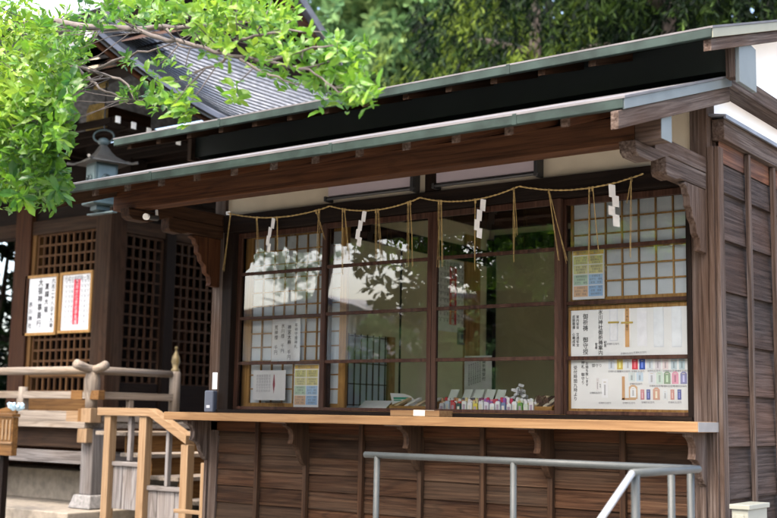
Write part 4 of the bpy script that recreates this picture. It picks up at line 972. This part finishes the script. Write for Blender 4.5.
# ================================================================== new stair rail between the buildings
SR = empty('stair_rail', (-2, 1.0, GZ), 'new pale timber stair rail with grey board panels between the two buildings', 'railing')
yr = 1.0
def sp(px, py): q = PY(px, py, yr); return q.x, q.z
xa, za = sp(103, 412); xb, zb = sp(152, 412); xc, zc = sp(190, 441)
zt = (za+zb)/2
m = MB(); m.prism([(xa-.02, zt-.035), (xb, zt-.035), (xb+.02, zt-.037), (xc, zc-.030), (xc, zc+.045), (xb+.05, zt+.022), (xb, zt+.035), (xa-.02, zt+.035)], 'Y', yr-.05, yr+.05)
m.build('handrail', W_new('X'), SR, .004)
for k, (p0_, p1_, tp) in enumerate(((105, 111, 413), (140, 147, 414), (183, 190, 440))):
    x0, x1 = PY(p0_, 470, yr).x, PY(p1_, 470, yr).x; z = (zt-.037) if k < 2 else zc-.032
    bx('post', W_new('Z'), SR, x0, x1, yr-.035, yr+.045, GZ, z)
def xs_(px): return PY(px, 470, yr).x
for (p0_, p1_, py0, py1, nb) in ((111.2, 139.8, 462, 510, 3), (147.2, 182.8, 487, 545, 4)):
    x0, x1 = xs_(p0_)+.003, xs_(p1_)-.003; z0, z1 = PY(125, py1, yr).z, PY(125 if p0_ < 120 else 165, py0, yr).z
    m = MB(); z0 = max(z0, GZ+.02)
    for i in range(nb): m.box(x0+(x1-x0)*i/nb+.0015, x0+(x1-x0)*(i+1)/nb-.0015, yr+.02+.004*(i % 2), yr+.045, z0, z1-.04)
    m.build('panel', W_silver('Z'), SR, .002)
    bx('panel_cap', W_silver('X'), SR, x0, x1, yr+.0, yr+.065, z1-.038, z1)
for p0_, p1_, t0, t1 in ((125.2, 128.5, zt-.036, PY(126, 461, yr).z+.002), (163.8, 167, PY(165, 424, yr).z-.012, PY(165, 487, yr).z+.002)):
    bx('slat', W_silver('Z'), SR, xs_(p0_), xs_(p1_), yr+.01, yr+.05, t1, t0)
# timber steps behind the rail
SS = empty('timber_steps', (-2, 1.7, GZ), 'plain timber steps rising behind the pale stair rail', 'steps')
for k in range(4):
    x0 = -1.35-k*.36; z = -.80+k*.19
    bx('tread', W_deck('Y'), SS, x0-.40, x0+.02, 1.16, 2.5, z, z+.035)
    bx('riser', W_oran('Y'), SS, x0-.03, x0-.015, 1.20, 2.45, z-.185, z-.002)
for y in (1.14, 2.52):
    MB().prism([(-1.28, -1.05), (-2.85, -1.05), (-2.85, -.12), (-2.6, -.12), (-1.28, -.80)], 'Y', y, y+.04).build('stringer', W_oran('X'), SS, .003) if y > 2 else None
FR = empty('far_stair_rail', (-1.2, 2.6, GZ), 'far pale timber rail post and rails beyond the steps, left of the plank wall', 'railing')
q = PY(205, 470, .6); q2 = PY(211, 470, .6)
bx('post', W_new('Z'), FR, q.x, q2.x, .55, .62, GZ, PY(208, 463, .6).z)
bx('rail', W_new('X'), FR, q.x-.30, q.x-.001, .56, .60, PY(200, 512, .6).z-.02, PY(200, 512, .6).z+.01)

# orange timber box at the left edge
ob = empty('offering_box', (-3.6, .45, GZ), 'small orange timber box panel with slats on a dark leg at the left edge', 'wooden box')
o0, o1 = PY(-14, 410, .5), PY(11, 456, .5)
bx('case', W_oran('X'), ob, o0.x, o1.x, .5, .56, o1.z, o0.z-.06)
bx('top_rail', W_oran('X'), ob, o0.x-.02, o1.x+.01, .48, .57, o0.z-.058, o0.z-.03)
MB().prism([(o0.x, o0.z-.028), (o1.x, o0.z-.028), (o1.x, o0.z+.05), (o0.x+.05, o0.z-.01)], 'Y', .52, .55).build('side_board', W_oran('X'), ob, .003)
for k in range(3): bx('slat', W_new('Z'), ob, o1.x-.045-k*.055, o1.x-.02-k*.055, .490, .4995, o1.z+.14, o0.z-.085)
bx('ledge', W_new('X'), ob, o0.x, o1.x+.008, .482, .4995, o1.z+.105, o1.z+.125)
bx('leg', W_dark('Z'), ob, PY(0, 480, .6).x, PY(4, 480, .6).x, .58, .64, GZ, o1.z)
m = MB()
for k in range(14):
    a_ = random.random()*6.28; m.tube([(o1.x-.03+.03*math.cos(a_), .55+.03*math.sin(a_), o0.z+.0), (o1.x-.04+.07*math.cos(a_), .55+.07*math.sin(a_), o0.z+.03+.05*random.random())], [.006, .016], 5)
tag(m.build('blue_flowers', colmat((.40, .56, .66)), None, base=(o1.x, .55, o0.z)), 'pale blue paper decoration on top of the orange box', 'decoration')

# ================================================================== vegetation
def leaf_verts(p, d, nrm, L, Wd, fold=.25):
    d = d.normalized(); r = d.cross(nrm)
    if r.length < 1e-4: r = d.orthogonal()
    r.normalize(); n = r.cross(d)
    m1 = p+d*L*.38; m2 = p+d*L*.76-n*L*.06; bw = fold*random.uniform(.3, 1.3)
    return [p, m1+r*Wd*.45+n*Wd*bw, m2+r*Wd*.44+n*Wd*bw*.7-n*L*.04, p+d*L-n*L*.16, m2-r*Wd*.44+n*Wd*bw*.7-n*L*.04, m1-r*Wd*.45+n*Wd*bw, m1, m2]
LF = [(0, 6, 1), (6, 7, 2, 1), (7, 3, 2), (0, 5, 6), (6, 5, 4, 7), (7, 4, 3)]
def rv(s=1): return Vector((random.gauss(0, s), random.gauss(0, s), random.gauss(0, s)))
def rosette(m, p, axis, n, L, Wd, droop=.25):
    axis = axis.normalized(); a = axis.orthogonal().normalized(); b_ = axis.cross(a); t0 = random.random()*6.28
    for k in range(n):
        t = t0+k*2.4; sp_ = random.uniform(.55, 1.25); d = axis*math.cos(sp_)+(a*math.cos(t)+b_*math.sin(t))*math.sin(sp_)
        d.z -= droop; d.normalize(); l = L*random.uniform(.7, 1.15)
        m.add(leaf_verts(p-axis*random.uniform(-.01, L*1.2), d, axis+rv(.4), l, l*Wd), LF)
# --- near evergreen branch, upper left
M_leaf = leafmat('spring_leaf', (.018, .070, .014), (.080, .185, .014), (.21, .32, .028), .5)
NT_ = empty('near_tree', (.15, -3.4, GZ), 'near evergreen tree reaching bright yellow-green leaves across the top left', 'tree')
YT = -2.3
def tp(px, py, dy=0): return PY(px, py, YT+dy)
br = [([(-130, 130), (-60, 60), (0, 30), (40, 20), (90, 27), (135, 29), (165, 28), (200, 27), (232, 22)], [.07, .05, .030, .022, .018, .016, .013, .010, .006], 0),
      ([(-40, 60), (20, 25), (45, 42), (72, 66), (92, 72), (112, 62), (140, 52), (165, 46)], [.03, .018, .015, .012, .010, .009, .006, .004], .15),
      ([(72, 66), (88, 78), (100, 88), (118, 96), (128, 104)], [.011, .009, .007, .005, .003], .1),
      ([(92, 72), (112, 76), (128, 84), (135, 100), (140, 107)], [.009, .008, .006, .005, .003], .05),
      ([(135, 29), (160, 38), (185, 42), (215, 52), (240, 58), (270, 62), (300, 68), (330, 62)], [.012, .011, .010, .009, .008, .007, .005, .003], -.1),
      ([(195, 72), (215, 66), (226, 58), (222, 50)], [.004, .006, .007, .008], -.1),
      ([(240, 58), (262, 72), (285, 80), (300, 85)], [.007, .006, .004, .003], -.15),
      ([(215, 52), (238, 40), (262, 34), (290, 30), (320, 32)], [.008, .007, .006, .005, .003], -.12),
      ([(300, 68), (322, 78), (338, 92)], [.005, .004, .003], -.2), ([(270, 62), (300, 50), (335, 45)], [.006, .005, .003], -.2),
      ([(100, 28), (104, 10), (110, -8)], [.010, .008, .006], .05), ([(165, 28), (178, 45), (190, 48)], [.007, .005, .004], 0),
      ([(-60, 60), (-30, 100), (0, 130), (30, 160)], [.05, .03, .016, .006], 0), ([(-130, 130), (-70, 150), (-20, 170), (20, 190)], [.06, .04, .016, .005], .1),
      ([(0, 130), (30, 120), (55, 110)], [.012, .008, .004], 0), ([(-20, 80), (20, 90), (50, 80)], [.014, .009, .004], 0), ([(190, 27), (210, 10), (225, -10)], [.009, .007, .005], 0)]
m = MB(); BS = []
for ptl, rs, dy in br: 
    P_ = [tp(a, b_, dy+random.uniform(-.03, .03)) for a, b_ in ptl]; sm = []; rr = []
    for i in range(len(P_)-1):
        for k in range(3): sm.append(P_[i].lerp(P_[i+1], k/3)+rv(.004)); rr.append(rs[i]+(rs[i+1]-rs[i])*k/3)
    sm.append(P_[-1]); rr.append(rs[-1]); m.tube(sm, rr, 7); BS += sm
tw = m
b0 = tp(-130, 130)
MB().tube([(b0.x-.55, YT-.3, GZ), (b0.x-.5, YT-.2, -.2), (b0.x-.35, YT-.1, .6), b0, tp(-150, -60)], [.17, .14, .12, .08, .05], 12).build('trunk', M_bark, NT_, smooth=True)
m = MB()
# (cx, cy, rx, ry, clusters, leaf length, depth spread, droop)
zones = [(28, 60, 62, 50, 170, .085, .5, .15), (24, 120, 46, 48, 260, .095, .45, .25), (26, 178, 44, 24, 75, .095, .35, .35), (-30, 110, 40, 90, 60, .09, .5, .2),
         (130, 8, 70, 13, 40, .075, .5, .1), (225, 8, 75, 16, 52, .08, .4, .1), (255, 30, 62, 22, 50, .085, .35, .15), (250, 45, 50, 16, 15, .08, .3, .25),
         (172, 95, 26, 20, 22, .085, .3, .5), (150, 65, 40, 16, 10, .07, .3, .3), (345, 52, 28, 26, 22, .09, .25, .15), (345, 82, 32, 20, 22, .09, .25, .4),
         (290, 62, 34, 20, 15, .085, .3, .3), (132, 92, 12, 9, 5, .07, .1, .5), (235, 82, 22, 10, 4, .08, .2, .6), (10, 20, 40, 24, 40, .07, .4, .1), (60, 40, 30, 24, 16, .07, .4, .2),
         (75, 22, 40, 10, 14, .07, .5, .1)]
for cx_, cy_, rx, ry, n, L_, dsp, dr in zones:
    for k in range(int(n*(1.4 if cx_ < 70 else 1.1))):
        for _ in range(20):
            u, v = random.uniform(-1, 1), random.uniform(-1, 1)
            if u*u+v*v < 1: break
        if random.random() < .18*(u*u+v*v): continue
        p = tp(cx_+u*rx, cy_+v*ry, random.uniform(-dsp, dsp))
        ax = Vector((random.gauss(.25, .5), random.gauss(-.3, .5), random.gauss(.5, .4)))
        rosette(m, p, ax, random.randint(5, 8), L_*random.uniform(.68, 1.0), random.uniform(.34, .46), dr)
        if k % 3: continue
        if min((q-p).length for q in BS) > .45: continue
        nb_ = min(BS, key=lambda q: (q-p).length_squared); dv = nb_-p
        tw.tube([p, p+dv*.5+rv(.012)-Vector((0, 0, .01)), p+dv], [.0018, .0025, .0032], 4)
m.build('foliage', M_leaf, NT_, fix=False); tw.build('branch', M_barkp, NT_, smooth=True)


def crown(m, c, rad, n, L_, Wd, droopy=True, nl=12, shell=.55, zmin=-1):
    c = Vector(c); rad = Vector(rad)
    lobes = [(rv(.42), random.uniform(.35, .6)) for _ in range(16)]
    for i in range(n):
        lb, lr = random.choice(lobes); d = rv().normalized(); q = lb+d*lr*random.uniform(.6, 1.0)
        p = c+Vector((q.x*rad.x, q.y*rad.y, q.z*rad.z))
        if p.z < zmin: continue
        if droopy:
            L2 = L_*random.uniform(2.0, 4.0); dirn = Vector((d.x*.55, d.y*.55, -1)).normalized(); sway = rv(.05)
            for k in range(nl):
                s = k/nl; q2 = p+dirn*L2*s+rv(.03)
                m.add(leaf_verts(q2, dirn*.9+Vector((random.gauss(0, .5), random.gauss(0, .5), 0)), rv(), L_*random.uniform(.7, 1.2), L_*Wd), LF)
        else: rosette(m, p, d+Vector((0, 0, .4)), nl, L_, Wd, .15)
def bgtree(name, base, h, c, rad, n, L_, Wd, mat, label, droopy=True, nl=12, tr=.25, group=None, zmin=-1):
    t = empty(name, base, label, 'tree', group); b = Vector(base); c = Vector(c)
    tb = MB(); tb.tube([b, b+(c-b)*.35+rv(.08), b+(c-b)*.7+rv(.1), c+Vector((0, 0, rad[2]*.6))], [tr, tr*.8, tr*.55, tr*.15], 10); tb.build('trunk', M_bark, t, smooth=True)
    lm = MB()
    for k in range(9):
        s = random.uniform(.5, .95); p = b.lerp(c, s); d = Vector((math.cos(k*2.4), math.sin(k*2.4), .45)); lm.tube([p, p+Vector((d.x*rad.x*.4, d.y*rad.y*.4, d.z*rad.z*.35)), p+Vector((d.x*rad.x*.55, d.y*rad.y*.55, d.z*rad.z*.4))], [tr*.35, tr*.2, tr*.06], 6)
    lm.build('limb', M_bark, t, smooth=True)
    m = MB(); crown(m, c, rad, n, L_, Wd, droopy, nl, zmin=zmin); m.build('crown', mat, t, fix=False); return t
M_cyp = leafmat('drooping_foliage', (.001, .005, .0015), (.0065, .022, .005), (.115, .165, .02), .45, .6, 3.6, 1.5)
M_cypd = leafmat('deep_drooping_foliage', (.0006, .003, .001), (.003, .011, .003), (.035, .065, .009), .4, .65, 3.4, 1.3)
M_cypl = leafmat('light_foliage', (.035, .085, .035), (.10, .19, .07), (.22, .31, .11), .4, .6)
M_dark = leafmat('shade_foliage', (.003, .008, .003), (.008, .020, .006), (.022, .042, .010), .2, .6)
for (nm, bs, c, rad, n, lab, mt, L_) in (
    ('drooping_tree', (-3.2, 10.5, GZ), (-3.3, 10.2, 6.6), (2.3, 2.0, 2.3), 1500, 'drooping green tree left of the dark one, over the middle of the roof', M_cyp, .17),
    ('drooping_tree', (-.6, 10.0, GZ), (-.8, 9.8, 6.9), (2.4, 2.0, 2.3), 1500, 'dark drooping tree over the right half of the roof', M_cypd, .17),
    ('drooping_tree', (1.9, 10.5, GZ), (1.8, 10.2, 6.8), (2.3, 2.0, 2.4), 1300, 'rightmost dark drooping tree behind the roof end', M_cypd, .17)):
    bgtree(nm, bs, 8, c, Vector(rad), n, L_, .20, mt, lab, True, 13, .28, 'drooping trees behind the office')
bgtree('leafy_tree', (-11.0, 16, GZ), 9, (-11.2, 15.6, 8.0), Vector((4.6, 2.6, 4.4)), 5200, .30, .40, M_cypl, 'paler green tree far behind the gable of the hall', False, 8, .3)
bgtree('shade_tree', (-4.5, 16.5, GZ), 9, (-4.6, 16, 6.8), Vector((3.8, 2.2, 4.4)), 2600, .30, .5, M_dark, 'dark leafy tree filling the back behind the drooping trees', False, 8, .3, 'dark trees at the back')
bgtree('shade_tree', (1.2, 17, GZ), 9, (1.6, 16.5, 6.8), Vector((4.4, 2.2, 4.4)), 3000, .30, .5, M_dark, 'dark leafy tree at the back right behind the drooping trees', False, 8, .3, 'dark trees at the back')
bgtree('garden_tree', (-9.5, 4.6, GZ), 4, (-9.2, 4.6, 1.2), Vector((2.4, 1.0, 2.6)), 900, .18, .45, M_dark, 'dark green bush seen past the left end of the hall lattice', False, 8, .12)

m = MB(); crown(m, (-5.6, -2.6, 5.0), Vector((3.4, 2.6, 2.4)), 4500, .11, .42, False, 7, zmin=2.5); m.build('crown', M_leaf, NT_, fix=False)  # unseen canopy added out of frame to shade the hall
MB().tube([tp(-150, -60), (-1.6, -2.6, 3.4), (-3.6, -2.7, 4.6), (-5.6, -2.6, 5.6)], [.07, .09, .08, .04], 9).build('limb', M_bark, NT_, smooth=True)
# ---- what stands in front of the office and shows in its glass
def VY_(px, py, y): q = PY(px, py, y); return Vector((q.x, -q.y, q.z))
HYY = 13.0
hr = empty('pale_house', (-10, -HYY-2, GZ), 'pale gabled house mirrored in the window glass', 'house')
ap = VY_(331, 297, HYY); re_ = VY_(380, 312, HYY); wl, wr_ = VY_(337, 350, HYY), VY_(371, 350, HYY)
hy = -HYY; half = re_.x-ap.x; drop = ap.z-re_.z
MB().prism([(ap.x-half*.8, GZ), (wr_.x, GZ), (wr_.x, re_.z+.10), (ap.x, ap.z-.1), (ap.x-half*.8, re_.z+.10)], 'Y', hy, hy-2).build('wall', M_housew, hr)
MB().prism([(ap.x, ap.z), (re_.x, re_.z), (re_.x, re_.z-.14), (ap.x, ap.z-.14), (ap.x-half*3, ap.z-.14-drop*1.2), (ap.x-half*3, ap.z-drop*1.2)], 'Y', hy+.5, hy-2.4).build('roof', M_tile, hr)
w0, w1 = VY_(354, 316, HYY), VY_(368, 340, HYY)
wf = MB().box(w0.x, w1.x, hy-.001, hy+.05, w1.z, w0.z).build('window', M_black, hr)
for k in range(2): MB().box(w0.x+.04+k*(w1.x-w0.x)/2, w0.x-.04+(k+1)*(w1.x-w0.x)/2, hy+.051, hy+.06, w1.z+.04, w0.z-.04).build('pane', M_housew, wf)
MB().box(ap.x-half*3, ap.x-half*.8, hy-.5, hy-2, GZ, ap.z-drop*1.3).build('wall', M_housew, hr)
tw_ = empty('added_yard_wall', (-3, -18, GZ), 'dark timber wall added across the yard to dim the window reflections', 'wall')
for k in range(22): MB().box(-11+k*.85, -10.17+k*.85, -18.03, -18.0, GZ, 2.9).build('wall_board', W_dark('Z'), tw_)
MB().box(-11.1, 7.9, -18.2, -17.85, 2.901, 3.02).build('coping', M_tile, tw_)  # wall added behind the yard trees to keep bright sky out of the panes
fn = empty('board_fence', (-8, -11, GZ), 'dark board fence mirrored low in the window glass', 'fence')
for k in range(30): MB().box(-14+k*.42, -13.6+k*.42, -11.02, -11.0, GZ, 1.0).build('fence_board', W_dark('Z'), fn)
MB().box(-14, -1.4, -11.06, -11.021, -.1, .0).build('rail', W_dark('X'), fn)
q2 = VY_(408, 375, 8.0)
bgtree('yard_bush', (q2.x, q2.y, GZ), 2, (q2.x+.1, q2.y, q2.z-.25), Vector((1.0, .8, 1.0)), 420, .16, .45, M_cypl, 'green bush mirrored low in the second window', False, 8, .06)
q3 = VY_(288, 268, 8.0)
bgtree('mirrored_tree', (q3.x-.1, q3.y-.3, GZ), 4, (q3.x, q3.y, q3.z+.15), Vector((1.0, .8, .75)), 230, .085, .34, M_cypl, 'fine-leaved tree mirrored in the leftmost window', False, 9, .05)
q = VY_(402, 300, 4.2)
bgtree('mirrored_tree', (q.x-.1, q.y-.4, GZ), 4, (q.x+.25, q.y-.1, q.z+.32), Vector((.75, .7, .95)), 150, .14, .42, M_dark, 'broad-leaved tree mirrored in the second window', False, 7, .07)
for i, (x, y, z, r) in enumerate(((-3.9, -12.5, 3.4, 2.7), (-.6, -13.5, 3.6, 3.0), (2.6, -14, 3.6, 3.0), (-6.0, -20, 4.4, 3.2), (5.5, -16, 3.6, 3.4))):
    bgtree('front_tree', (x, y, GZ), 6, (x, y, 1.8), Vector((r, 2.0, 3.0)), 1200, .32, .5, M_dark,
           'dense dark tree across the yard, %s of five mirrored in the glass' % ('first', 'second', 'third', 'farthest', 'rightmost')[i], False, 8, .3, 'dark trees across the yard')

# ================================================================== light
w = bpy.data.worlds.new('World'); S.world = w; w.use_nodes = True; nt = w.node_tree
bg = nt.nodes['Background']; sky = nt.nodes.new('ShaderNodeTexSky'); sky.sky_type = 'NISHITA'; sky.sun_disc = False
SE, SA = math.radians(56), math.radians(182)      # elevation; azimuth clockwise from +Y
sky.sun_elevation = SE; sky.sun_rotation = SA; sky.air_density = 1.0; sky.dust_density = 6; sky.ozone_density = .6
nt.links.new(sky.outputs[0], bg.inputs[0]); bg.inputs[1].default_value = .15
sd = bpy.data.lights.new('sun', 'SUN'); so = bpy.data.objects.new('sun', sd); COL.objects.link(so)
sd.energy = .5; sd.angle = math.radians(25); sd.color = (1, .98, .95)
d = Vector((math.sin(SA)*math.cos(SE), math.cos(SA)*math.cos(SE), math.sin(SE)))
so.rotation_euler = d.to_track_quat('Z', 'Y').to_euler()
vs = S.view_settings; vs.view_transform = 'Standard'; vs.look = 'None'; vs.gamma = 1; vs.use_curve_mapping = False; vs.exposure = 3.12
S.cycles.max_bounces = 8; S.cycles.diffuse_bounces = 4; S.cycles.glossy_bounces = 3; S.cycles.transparent_max_bounces = 12; S.cycles.transmission_bounces = 4
S.cycles.caustics_reflective = False; S.cycles.caustics_refractive = False; S.cycles.sample_clamp_indirect = 6
